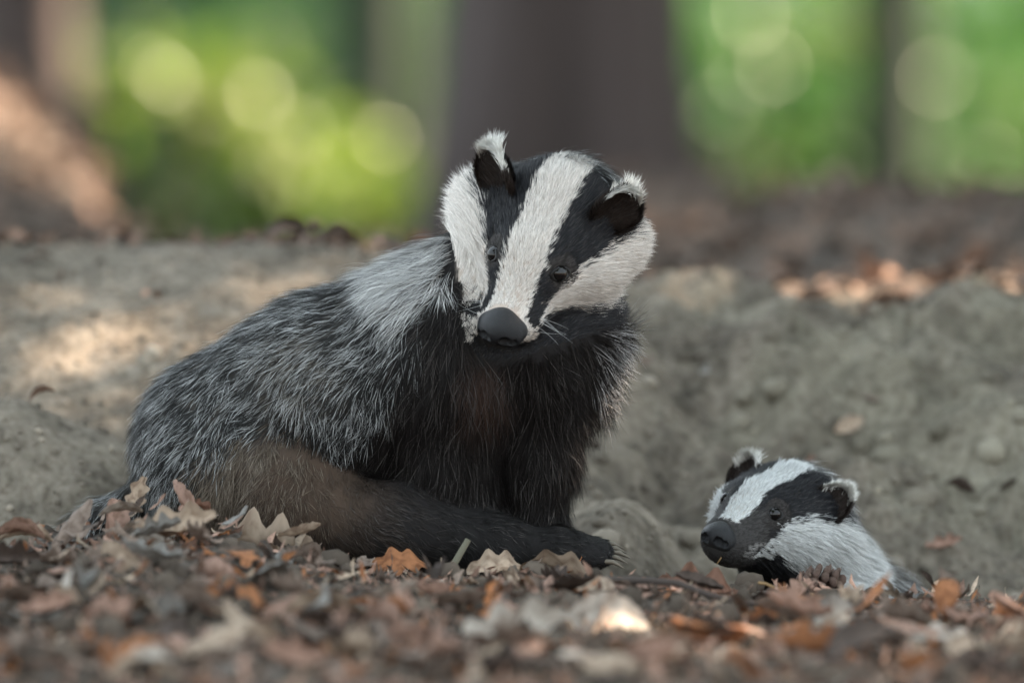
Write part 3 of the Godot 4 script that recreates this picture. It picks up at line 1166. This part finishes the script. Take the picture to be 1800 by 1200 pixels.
	var forms := ["flat", "curled", "tilted"]
	for k in 270:
		var z := 0.19 + 1.05 * pow(rng.randf(), 1.15)
		var half := 0.5 * (10.0 - z) / 10.0 + 0.02
		var x := rng.randf_range(-half, half)
		if rng.randf() < 0.22: x = rng.randf_range(-0.46, -0.18)
		if z < 0.27 and x > -0.14 and x < 0.42: z += 0.12
		var steep := rng.randf()
		var kd: int = [0, 0, 0, 1, 1, 2, 2, 2, 4, 4, 5, 6, 6, 0, 1, 3, 2][rng.randi() % 17]
		if x > 0.15 and rng.randf() < 0.30: kd = [2, 2, 0, 3][rng.randi() % 4]
		var pile := 0.030 * exp(-pow((x + 0.34) / 0.11, 2.0) - pow((z - 0.24) / 0.10, 2.0))
		var o := obj("dry_leaf", meshes[rng.randi() % 15], mats[kd])
		var pit := rng.randfn(0.0, 0.22) + (0.5 if steep > 0.8 else 0.0)
		o.transform = leaf_xf(Vector3(x, ground_h(x, z) + rng.randf_range(0.002, 0.016) + pile * rng.randf(), z), rng.randf_range(0.034, 0.070) + 0.014 * ss(0.4, 1.0, z), rng.randf() * TAU, pit * (0.4 if z < 0.42 and x > -0.14 else 0.5), rng.randfn(0.0, 0.55))
		var zones := ["on the pile by the badger's rump", "before the badger's brown thigh", "before the badger's hind foot", "between the two badgers", "below the cub's head", "right of the cub"]
		var zn := 0
		for e in [-0.24, -0.08, 0.10, 0.20, 0.34]: if x > e: zn += 1
		var row: String = "close under the animals" if z < 0.40 else "halfway down the litter" if z < 0.75 else "nearest the lens"
		tag(o, "%s %s dry leaf %s, %s" % [forms[2 if steep > 0.8 else rng.randi() % 2], kinds[kd][0], zones[zn], row], "leaf", "fallen leaves in the foreground")
	# everything smaller, and the litter beyond the sharp zone
	var xf := []
	var cols := PackedColorArray()
	for k in 4600:
		var z := 0.17 + 1.25 * rng.randf()
		var x := rng.randf_range(-0.56, 0.56)
		var c: Color = kinds[[0, 2, 4, 3, 2, 2, 0, 1][rng.randi() % 8]][1]
		var pile := 0.030 * exp(-pow((x + 0.34) / 0.11, 2.0) - pow((z - 0.24) / 0.10, 2.0))
		xf.append(leaf_xf(Vector3(x, ground_h(x, z) + rng.randf_range(-0.001, 0.008) + pile * rng.randf(), z), rng.randf_range(0.010, 0.034), rng.randf() * TAU, rng.randfn(0.0, 0.4), rng.randfn(0.0, 0.6)))
		cols.append(enc(c * rng.randf_range(0.5, 1.3)))
	tag(copies("leaf_litter", meshes[2], M.scrap, xf, cols), "crumbled leaf scraps between the fallen leaves", "leaf litter")
	xf = []
	cols = PackedColorArray()
	for k in 2000:
		var z := 0.15 + 1.3 * rng.randf()
		var x := rng.randf_range(-0.58, 0.58)
		var sz := rng.randf_range(0.002, 0.008) if rng.randf() < 0.9 else rng.randf_range(0.008, 0.016)
		xf.append(Transform3D(Basis.from_euler(Vector3(rng.randf() * 6, rng.randf() * 6, rng.randf() * 6)).scaled(Vector3.ONE * sz), Vector3(x, ground_h(x, z) + sz * 0.3, z)))
		cols.append(enc(Color(0.085, 0.068, 0.055) * rng.randf_range(0.5, 1.7)))
	for k in 160:
		var z := rng.randf_range(-0.75, -0.08)
		var x := rng.randf_range(0.06, 0.62)
		var sz := 0.004 + 0.016 * pow(rng.randf(), 3.0)
		xf.append(Transform3D(Basis.from_euler(Vector3(rng.randf() * 6, rng.randf() * 6, rng.randf() * 6)).scaled(Vector3(1, 0.8, 1.2) * sz), Vector3(x, ground_h(x, z) - sz * 0.1, z)))
		cols.append(enc(ground_color(x, z) * rng.randf_range(0.7, 1.3)))
	for k in 1500:
		var z := rng.randf_range(-1.1, 0.12)
		var x := rng.randf_range(-0.62, 0.62)
		var sz := rng.randf_range(0.0015, 0.005)
		if rng.randf() < 0.04: sz *= 2.2
		xf.append(Transform3D(Basis.from_euler(Vector3(rng.randf() * 6, rng.randf() * 6, rng.randf() * 6)).scaled(Vector3.ONE * sz), Vector3(x, ground_h(x, z) + sz * 0.2, z)))
		cols.append(enc(ground_color(x, z) * rng.randf_range(0.6, 1.5)))
	tag(copies("soil_crumbs", clod(), M.crumb, xf, cols), "loose crumbs of earth strewn over the sett", "soil crumbs")
	# litter on the plateau and the bank behind
	xf = []
	cols = PackedColorArray()
	for k in 9000:
		var z := -0.3 - 11.0 * pow(rng.randf(), 1.3)
		var d := 10.0 - z
		var x := rng.randf_range(-0.56, 0.56) * d / 10.0
		if z > -1.0:
			if rng.randf() < 0.93: continue
		var c := Color(0.17, 0.125, 0.10).lerp(Color(0.30, 0.19, 0.14), rng.randf())
		if rng.randf() < 0.3: c = Color(0.10, 0.075, 0.06)
		if x > 0.0 and rng.randf() < 0.55: continue
		xf.append(leaf_xf(Vector3(x, ground_h(x, z) + 0.006, z), rng.randf_range(0.025, 0.055) if z < -1.0 else rng.randf_range(0.015, 0.04), rng.randf() * TAU, rng.randfn(0.0, 0.35), rng.randfn(0.0, 0.5)))
		cols.append(enc(c))
	tag(copies("leaf_litter", meshes[1], M.scrap, xf, cols), "copper brown beech litter covering the ground behind the sett", "leaf litter")

func clod() -> ArrayMesh:
	var st := SurfaceTool.new()
	st.begin(Mesh.PRIMITIVE_TRIANGLES)
	var s := ball(1.0, 8)
	var a := s.surface_get_arrays(0)
	var v: PackedVector3Array = a[Mesh.ARRAY_VERTEX]
	for k in v.size():
		v[k] *= 1.0 + 0.45 * noise_fine.get_noise_3dv(v[k] * 55.0)
		v[k].y *= 0.75
	a[Mesh.ARRAY_VERTEX] = v
	var m := ArrayMesh.new()
	m.add_surface_from_arrays(Mesh.PRIMITIVE_TRIANGLES, a)
	st.create_from(m, 0)
	st.generate_normals()
	return st.commit()

# ------------------------------------------------------------------ plants behind
func green_leaf() -> ArrayMesh:
	var st := SurfaceTool.new()
	st.begin(Mesh.PRIMITIVE_TRIANGLES)
	var nu := 5
	for i in nu + 1:
		var t := float(i) / nu
		var w := 0.30 * pow(sin(PI * clampf(t * 0.94 + 0.03, 0.0, 1.0)), 0.8)
		for j in 3:
			var s := j - 1.0
			st.add_vertex(Vector3(t, -0.25 * t * t + 0.10 * absf(s) * w * 3.0, s * w))
	for i in nu:
		for j in 2:
			var q := i * 3 + j
			for k in [q, q + 1, q + 3, q + 1, q + 4, q + 3]: st.add_index(k)
	st.generate_normals()
	return st.commit()

func spray(m: Mesh, count: int, spread: float, seed_: int) -> ArrayMesh:
	var r := RandomNumberGenerator.new()
	r.seed = seed_
	var st := SurfaceTool.new()
	st.begin(Mesh.PRIMITIVE_TRIANGLES)
	for k in count:
		var b := Basis.from_euler(Vector3(r.randfn(0, 0.5), r.randf() * TAU, r.randfn(0, 0.5))).scaled(Vector3.ONE * r.randf_range(0.7, 1.2))
		st.append_from(m, 0, Transform3D(b, Vector3(r.randfn(0, spread), r.randfn(0, spread * 0.5), r.randfn(0, spread))))
	return st.commit()

var leaf_one: ArrayMesh
var leaf_spray: ArrayMesh

func bush(called: String, label: String, category: String, at: Vector3, size: Vector3, count: int, c: Color, leaf: float, M: Dictionary, group := "") -> void:
	at.y = ground_h(at.x, at.z) - 0.02
	var o := thing(called, label, category, at, group)
	var xf := []
	var cols := PackedColorArray()
	var tips := []
	for k in 14:
		tips.append(Vector3(rng.randfn(0, 0.42) * size.x, rng.randf_range(0.15, 1.0) * size.y, rng.randfn(0, 0.42) * size.z))
	for k in count:
		var t: Vector3 = tips[rng.randi() % tips.size()]
		var along := rng.randf_range(0.35, 1.05)
		var p := t * along + Vector3(rng.randfn(0, 0.09) * size.x, rng.randfn(0, 0.09) * size.y, rng.randfn(0, 0.09) * size.z)
		p.y = maxf(p.y, 0.02)
		xf.append(Transform3D(Basis.from_euler(Vector3(rng.randfn(0, 0.5), rng.randf() * TAU, rng.randfn(0, 0.5))).scaled(Vector3.ONE * leaf * rng.randf_range(0.6, 1.2)), p))
		cols.append(enc(c * rng.randf_range(0.65, 1.35)))
	copies("foliage", leaf_one, M.leaf, xf, cols, o)
	for t: Vector3 in tips.slice(0, 7):
		obj("stem", tube([Vector3(t.x * 0.1, -0.03, t.z * 0.1), Vector3(t.x * 0.4, t.y * 0.55, t.z * 0.4), t], [0.009, 0.006, 0.002], 5), M.twig, o)

# small gaps in the crowns, through which the sun reaches the ground: where it lands, how wide, how much of the crown is missing
const SUN_FROM := Vector3(6.0, 5.0, -1.5)
var gaps := [
	[Vector3(-0.48, 0.22, -0.62), 0.06, 0.80], [Vector3(-0.78, 0.36, -4.6), 0.30, 0.80], [Vector3(0.065, 0.29, 0.09), 0.02, 0.62],
	[Vector3(0.30, 0.20, -1.35), 0.10, 0.74], [Vector3(0.52, 0.21, -1.5), 0.08, 0.74], [Vector3(0.24, -0.04, 0.45), 0.05, 0.52], [Vector3(0.46, -0.04, 0.75), 0.03, 0.40],
	[Vector3(0.22, 0.2, -4.3), 0.12, 0.9],
]
func in_gap(p: Vector3) -> bool:
	var d := SUN_FROM.normalized()
	for g in gaps:
		var v: Vector3 = p - (g[0] as Vector3)
		if (v - d * v.dot(d)).length() < float(g[1]) + 0.28 and rng.randf() < float(g[2]): return true
	return false

func tree(called: String, label: String, at: Vector3, r0: float, tall: float, crown_low: float, crown_r: float, leaves: int, M: Dictionary, lean := 0.0, flare := 0.5, bark: Material = null) -> void:
	at.y = ground_h(at.x, at.z) - 0.06
	var o := thing(called, label, "tree", at)
	var st := SurfaceTool.new()
	st.begin(Mesh.PRIMITIVE_TRIANGLES)
	var nu := 40
	var nv := 60
	for j in nv + 1:
		var t := pow(float(j) / nv, 2.2)
		var y := t * tall
		for i in nu:
			var a := TAU * i / nu
			var r := r0 * (1.0 - 0.72 * t)
			var root := flare * exp(-y / (r0 * 1.5))
			r *= 1.0 + root * (0.7 + 0.6 * cos(a * 5.0 + 1.3 + 0.8 * sin(a * 2.0)))
			r *= 1.0 + 0.06 * noise_mid.get_noise_3d(cos(a) * 14.0 + at.x * 9.0, y * 14.0 / maxf(r0 * 5.0, 0.2), sin(a) * 14.0)
			r *= 1.0 + 0.05 * cos(a * 6.0 + 1.0) + 0.035 * cos(a * 13.0 + 3.0 * noise_mid.get_noise_2d(y * 12.0, at.x * 30.0))
			var k := 1.0 + 1.1 * noise_big.get_noise_3d(cos(a) * 14.0, y * 5.0, sin(a) * 14.0 + at.z)
			st.set_color(Color(k, k, k))
			st.add_vertex(Vector3(cos(a) * r + lean * y, y, sin(a) * r))
	for j in nv:
		for i in nu:
			var q := j * nu + i
			var q2 := j * nu + (i + 1) % nu
			for k in [q, q + nu, q2, q2, q + nu, q2 + nu]: st.add_index(k)
	st.generate_normals()
	obj("trunk", st.commit(), bark if bark else M.bark, o)
	var ends := []
	for k in 16:
		var t := rng.randf_range(crown_low / tall, 0.96)
		var a := k * 2.4 + rng.randf()
		var reach := crown_r * (1.05 - 0.75 * pow(absf(t - 0.55) * 1.6, 2.0)) * rng.randf_range(0.7, 1.0)
		var p0 := Vector3(lean * t * tall, t * tall, 0)
		var p2 := p0 + Vector3(cos(a) * reach, reach * 0.25, sin(a) * reach)
		var p1 := p0.lerp(p2, 0.5) + Vector3(0, reach * 0.12, 0)
		var rr := r0 * (1.0 - 0.72 * t) * 0.45
		obj("limb", tube([p0, p1, p2], [rr, rr * 0.6, rr * 0.15], 7), M.twig, o)
		ends.append([p0, p1, p2])
	var xf := []
	var cols := PackedColorArray()
	for k in leaves:
		var e: Array = ends[rng.randi() % ends.size()]
		var p: Vector3 = (e[1] as Vector3).lerp(e[2], rng.randf_range(-0.2, 1.1))
		p += Vector3(rng.randfn(0, 0.16), rng.randfn(0, 0.10), rng.randfn(0, 0.16)) * crown_r
		if in_gap(p + at): continue
		xf.append(Transform3D(Basis.from_euler(Vector3(rng.randfn(0, 0.4), rng.randf() * TAU, rng.randfn(0, 0.4))).scaled(Vector3.ONE * rng.randf_range(0.07, 0.11)), p))
		cols.append(enc(Color(0.055, 0.11, 0.022) * rng.randf_range(0.7, 1.4)))
	copies("crown", leaf_spray, M.leaf, xf, cols, o)

func at_px(px: float, d: float) -> float:
	return (px - 900.0) / 1800.0 * d / 10.0

func woods(M: Dictionary) -> void:
	leaf_one = green_leaf()
	leaf_spray = spray(leaf_one, 14, 1.5, 5)
	tree("beech_tree", "massive dark trunk with flared roots rising behind the adult badger", Vector3(at_px(985, 17.2), 0, -7.2), 0.185, 20.0, 8.0, 4.0, 5000, M, 0.012, 0.42)
	tree("young_tree", "slim dark green trunk standing among the bright leaves on the right", Vector3(at_px(1570, 23.0), 0, -13.0), 0.085, 11.0, 5.0, 2.2, 2600, M, 0.0, 0.2, M.moss_bark)
	tree("young_tree", "grey green trunk left of the massive dark trunk", Vector3(at_px(655, 26.0), 0, -16.0), 0.11, 12.0, 5.0, 2.6, 3000, M, 0.0, 0.2, M.moss_bark)
	tree("young_tree", "brownish trunk at the left edge above the pink leaf bank", Vector3(at_px(40, 20.0), 0, -10.0), 0.10, 11.0, 5.0, 2.0, 2600, M)
	# trees beside the view: their crowns keep the sun off the sett
	tree("oak_tree", "broad oak beside the sett whose crown shades both badgers", Vector3(3.4, 0, -1.15), 0.26, 9.0, 2.6, 3.2, 9000, M)
	tree("oak_tree", "second oak farther right that shades the ground behind", Vector3(6.2, 0, -3.5), 0.28, 10.0, 3.0, 2.9, 9000, M)
	tree("oak_tree", "third oak that shades the massive trunk", Vector3(6.4, 0, -9.1), 0.24, 9.0, 3.0, 2.2, 9000, M)
	tree("beech_tree", "spreading beech whose crown hangs over the ground before the sett", Vector3(-3.2, 0, 6.5), 0.25, 11.0, 3.6, 4.6, 9000, M)
	tree("oak_tree", "far oak that throws its shade on the bushes behind the hazel", Vector3(6.6, 0, -24.5), 0.24, 13.0, 5.0, 3.2, 8000, M)
	tree("oak_tree", "farthest oak beyond the bushes, to the right of the far oak", Vector3(7.6, 0, -31.5), 0.24, 13.0, 5.0, 3.4, 8000, M)
	# bushes
	var yg := Color(0.155, 0.195, 0.048)
	var gr := Color(0.060, 0.130, 0.042)
	var arch := [[215, 130, 21.0], [330, 120, 21.5], [390, 195, 21.5], [470, 265, 21.0], [560, 250, 22.0], [640, 310, 21.5], [690, 360, 20.5], [450, 370, 18.5], [378, 345, 17.5]]
	var sap := thing("hazel_sapling", "sunlit hazel with yellow green leaves on an arching branch left of the trunks", "sapling", Vector3(at_px(300, 23.0), ground_h(at_px(300, 23.0), -13.0), -13.0))
	var xf := []
	var cols := PackedColorArray()
	var pts := []
	for a in arch:
		var d: float = a[2]
		var p := Vector3(at_px(a[0], d), 0.59 - 0.0393 * d + (600.0 - a[1]) / 1800.0 * d / 10.0, 10.0 - d) - sap.position
		pts.append(p)
		var num := 110 if d > 20.0 else 20
		for k in num:
			var sp := 0.042 if d > 20.0 else 0.018
			xf.append(Transform3D(Basis.from_euler(Vector3(rng.randfn(0, 0.5), rng.randf() * TAU, rng.randfn(-0.3, 0.4))).scaled(Vector3.ONE * rng.randf_range(0.05, 0.09)), p + Vector3(rng.randfn(0, sp), rng.randfn(0, sp * 0.8), rng.randfn(0, sp * 2.0))))
			cols.append(enc(yg * rng.randf_range(0.7, 1.3)))
	copies("foliage", leaf_one, M.leaf, xf, cols, sap)
	obj("branch", tube([Vector3(0, -0.05, 0), Vector3(-0.1, 0.2, 0), pts[1], pts[2], pts[3], pts[5], pts[6]], [0.02, 0.017, 0.014, 0.011, 0.008, 0.006, 0.003], 6), M.twig, sap)
	obj("branch", tube([pts[3], pts[7], pts[8]], [0.008, 0.005, 0.002], 6), M.twig, sap)
	for q in [[1350, 60, 24.0], [1490, 55, 24.5], [1345, 285, 23.0], [490, 125, 24.0], [1760, 180, 24.0]]:
		var d: float = q[2]
		var p := Vector3(at_px(q[0], d), 0.59 - 0.0393 * d + (600.0 - q[1]) / 1800.0 * d / 10.0, 10.0 - d)
		var base := Vector3(p.x, ground_h(p.x, p.z), p.z)
		var sp := thing("seedling", ["pale leaved seedling in the sun right of the massive trunk", "pale seedling beside the slim dark green trunk", "low pale seedling just behind the ridge on the right", "pale buff seedling behind the yellow green hazel", "pale green seedling at the right edge of the undergrowth"][[1350, 1490, 1345, 490, 1760].find(q[0])], "seedling", base)
		obj("stem", tube([Vector3(0, -0.02, 0), (p - base) * 0.5 + Vector3(0.01, 0, 0), p - base], [0.006, 0.005, 0.003], 5), M.twig, sp)
		var sx := []
		var sc := PackedColorArray()
		for k in 26:
			sx.append(Transform3D(Basis.from_euler(Vector3(rng.randfn(0, 0.5), rng.randf() * TAU, rng.randfn(0, 0.4))).scaled(Vector3.ONE * rng.randf_range(0.05, 0.08)), p - base + Vector3(rng.randfn(0, 0.03), rng.randfn(0, 0.025), rng.randfn(0, 0.04))))
			sc.append(enc((Color(0.17, 0.19, 0.10) if q[0] in [1490, 490, 1345] else Color(0.13, 0.19, 0.08)) * rng.randf_range(0.8, 1.2)))
		copies("foliage", leaf_one, M.leaf, sx, sc, sp)
	var greens := [[1240, 27], [1340, 30], [1440, 26], [1500, 33], [1640, 28], [1740, 31], [1820, 26], [1700, 29], [1300, 36], [1600, 38], [1780, 40], [1420, 40]]
	var nth := ["first", "second", "third", "fourth", "fifth", "sixth", "seventh", "eighth", "ninth", "tenth", "eleventh", "twelfth"]
	greens.sort()
	for gi in greens.size():
		var g: Array = greens[gi]
		bush("undergrowth_bush", "bright green leafy bush, %s of its kind from the massive trunk rightwards" % nth[gi], "bush", Vector3(at_px(g[0], g[1]), 0, 10.0 - g[1]), Vector3(0.7, 1.25, 0.5), 1500, gr * rng.randf_range(0.8, 1.3), 0.085, M, "green bushes behind the sett")
	for k in 7:
		bush("tall_bush", "tall green bush far behind, %s of the farthest row from the left" % nth[k], "bush", Vector3(-3.3 + k * 1.1, 0, -46.0 - 3.0 * (k % 2)), Vector3(1.1, 2.6, 0.8), 1700, gr * rng.randf_range(0.8, 1.2), 0.13, M, "tall bushes far behind")
	var darks := [[420, 33], [250, 30], [120, 32], [560, 36], [740, 31], [330, 40], [650, 42], [40, 38], [820, 40]]
	darks.sort()
	for gi in darks.size():
		var g: Array = darks[gi]
		bush("undergrowth_bush", "leafy green bush in the shade behind the hazel, %s from the left edge" % nth[gi], "bush", Vector3(at_px(g[0], g[1]), 0, 10.0 - g[1]), Vector3(0.7, 1.25, 0.5), 1500, gr * rng.randf_range(0.8, 1.2), 0.085, M, "dark bushes behind the sett")

# ------------------------------------------------------------------ small things
func small_things(M: Dictionary) -> void:
	var y := ground_h(-0.06, 0.20)
	var stalk := obj("dry_stalk", tube([Vector3(-0.068, y - 0.01, 0.20), Vector3(-0.055, y + 0.018, 0.195), Vector3(-0.042, y + 0.040, 0.19)], [0.0034, 0.0034, 0.0030], 7), M.stalk)
	tag(stalk, "short grey green stalk leaning up against the badger's dark hind leg", "stalk")
	var pts := []
	var rad := []
	for k in 9:
		var t := k / 8.0
		var x := lerpf(0.07, 0.30, t)
		var z := 0.36 + 0.10 * t
		pts.append(Vector3(x, ground_h(x, z) + 0.016 + 0.004 * sin(t * 7.0), z))
		rad.append(0.0042 - 0.002 * t)
	var tw := obj("twig", tube(pts, rad, 7), M.twig)
	tag(tw, "thin dark twig lying on the leaves between the two badgers", "twig")
	pts = []
	rad = []
	for k in 12:
		var t := k / 11.0
		var x := 0.235 + 0.075 * t
		pts.append(Vector3(x, ground_h(x, 0.26) + 0.008 + 0.008 * pow(1.0 - t, 4.0), 0.26))
		rad.append(0.0015)
	var st := obj("leaf_stalk", tube(pts, rad, 6), M.straw)
	tag(st, "bent ochre leaf stalk lying below the cub's chin", "stalk")
	# a small weathered cone
	var cx := 0.292
	var cz := 0.17
	var cone := thing("pine_cone", "small weathered brown cone on the leaves right below the cub's cheek", "cone", Vector3(cx, ground_h(cx, cz) + 0.016, cz))
	var sc := SurfaceTool.new()
	sc.begin(Mesh.PRIMITIVE_TRIANGLES)
	var sm := ball(1.0, 8)
	sc.append_from(sm, 0, Transform3D(Basis().scaled(Vector3(0.0075, 0.0022, 0.006)), Vector3(0.005, 0, 0)))
	var scale_mesh := sc.commit()
	obj("core", tube([Vector3(-0.02, 0, 0), Vector3(-0.01, 0, 0), Vector3(0.01, 0.001, 0), Vector3(0.024, 0.002, 0)], [0.004, 0.009, 0.008, 0.002], 8), M.cone, cone)
	for k in 46:
		var t := k / 45.0
		var a := k * 2.399
		var r := 0.010 * sin(PI * (0.12 + 0.8 * t)) + 0.001
		var dir := Vector3(0, cos(a), sin(a))
		var s := obj("scale", scale_mesh, M.cone, cone)
		var xa := (dir + Vector3(0.55, 0, 0)).normalized()
		var za := xa.cross(Vector3(1, 0.01, 0)).normalized()
		s.transform = Transform3D(Basis(xa, za.cross(xa), za), Vector3(lerpf(-0.018, 0.022, t), 0, 0) + dir * r)
	cone.rotation = Vector3(0.0, 0.25, 0.1)

# ------------------------------------------------------------------ scene
func _ready() -> void:
	rng.seed = 20240611
	for q in [[noise_big, 3, 0.1], [noise_mid, 11, 0.1], [noise_fine, 23, 0.1]]:
		q[0].seed = q[1]
		q[0].frequency = q[2]
		q[0].fractal_octaves = 3
	# camera: a long lens, low over the ground
	var cam := Camera3D.new()
	cam.name = "camera"
	add_child(cam)
	var lens := CameraAttributesPhysical.new()
	lens.frustum_focal_length = 525.0
	lens.frustum_focus_distance = 9.92
	lens.exposure_aperture = 3.9
	lens.frustum_far = 500.0
	cam.attributes = lens
	cam.fov = 3.819
	cam.near = 0.5
	cam.far = 500.0
	cam.position = Vector3(0, 0.59, 10.0)
	cam.rotation_degrees = Vector3(-2.25, 0, 0)
	# sky and sun
	var env := Environment.new()
	var sky_mat := ProceduralSkyMaterial.new()
	sky_mat.sky_top_color = Color(0.72, 0.77, 0.81)
	sky_mat.sky_horizon_color = Color(0.82, 0.84, 0.83)
	sky_mat.ground_horizon_color = Color(0.40, 0.42, 0.36)
	sky_mat.ground_bottom_color = Color(0.20, 0.20, 0.16)
	sky_mat.sun_angle_max = 2.0
	var sky := Sky.new()
	sky.sky_material = sky_mat
	env.background_mode = Environment.BG_SKY
	env.sky = sky
	env.background_energy_multiplier = 0.5
	env.tonemap_mode = Environment.TONE_MAPPER_LINEAR
	env.tonemap_exposure = 8.1
	env.sdfgi_enabled = true
	env.ssao_enabled = true
	env.ssil_enabled = true
	var we := WorldEnvironment.new()
	we.name = "world_environment"
	we.environment = env
	add_child(we)
	var sun := DirectionalLight3D.new()
	sun.name = "sun"
	sun.light_energy = 1.6
	sun.light_color = Color(1.0, 0.90, 0.79)
	sun.light_angular_distance = 0.5
	sun.shadow_enabled = true
	add_child(sun)
	sun.look_at_from_position(SUN_FROM, Vector3.ZERO)
	# materials
	var M := {}
	var gm := vert_mat("earth", 0.95, 0.25)
	gm.albedo_texture = noise_tex(0.03, 7, false, ramp([Color(0.72, 0.70, 0.68), Color(0.95, 0.95, 0.95), Color(1, 1, 1)], [0.2, 0.5, 0.8]))
	gm.normal_enabled = true
	gm.normal_texture = noise_tex(0.05, 9, true)
	gm.normal_scale = 0.8
	gm.uv1_triplanar = true
	gm.uv1_world_triplanar = true
	gm.uv1_scale = Vector3.ONE * 5.0
	M.earth = gm
	M.fur = vert_mat("fur", 0.55, 0.28)
	M.skin = vert_mat("skin", 0.8, 0.3)
	M.eye = lin_mat("eye", Color(0.006, 0.005, 0.005), 0.06)
	M.eye.metallic_specular = 0.45
	M.lid = lin_mat("eyelid_skin", Color(0.012, 0.011, 0.011), 0.45)
	M.ear = lin_mat("ear_skin", Color(0.013, 0.010, 0.009), 0.8)
	var nm := lin_mat("nose_leather", Color(0.018, 0.018, 0.020), 0.34)
	nm.normal_enabled = true
	nm.normal_texture = noise_tex(0.12, 31, true, null, 8.0)
	nm.uv1_triplanar = true
	nm.uv1_scale = Vector3.ONE * 22.0
	M.nose = nm
	M.claw = lin_mat("claw_horn", Color(0.16, 0.135, 0.105), 0.4)
	M.whisker = lin_mat("whisker_hair", Color(0.5, 0.5, 0.5), 0.4)
	M.dark_whisker = lin_mat("dark_whisker_hair", Color(0.03, 0.03, 0.03), 0.4)
	M.straw = lin_mat("straw_stem", Color(0.30, 0.19, 0.09), 0.7)
	M.stalk = lin_mat("dry_stem", Color(0.16, 0.15, 0.11), 0.8)
	M.twig = lin_mat("twig_bark", Color(0.07, 0.055, 0.048), 0.9)
	M.cone = lin_mat("cone_scale", Color(0.11, 0.070, 0.055), 0.8)
	M.scrap = vert_mat("dry_scrap", 0.8, 0.3)
	M.crumb = vert_mat("earth_crumb", 0.95, 0.2)
	var bark := lin_mat("bark", Color(0.072, 0.056, 0.052), 0.9)
	bark.vertex_color_use_as_albedo = true
	bark.normal_enabled = true
	bark.normal_texture = noise_tex(0.03, 41, true)
	bark.uv1_triplanar = true
	bark.uv1_scale = Vector3(4, 1.2, 4)
	M.bark = bark
	var mb := bark.duplicate()
	mb.resource_name = "mossy_bark"
	mb.albedo_color = Color(0.030, 0.042, 0.030).linear_to_srgb()
	M.moss_bark = mb
	var lm := vert_mat("green_leaf", 0.32, 0.5)
	lm.backlight_enabled = true
	lm.backlight = Color(0.75, 0.9, 0.35)
	M.leaf = lm
	make_ground(gm)
	woods(M)
	make_adult(M)
	make_cub(M)
	litter(M)
	small_things(M)
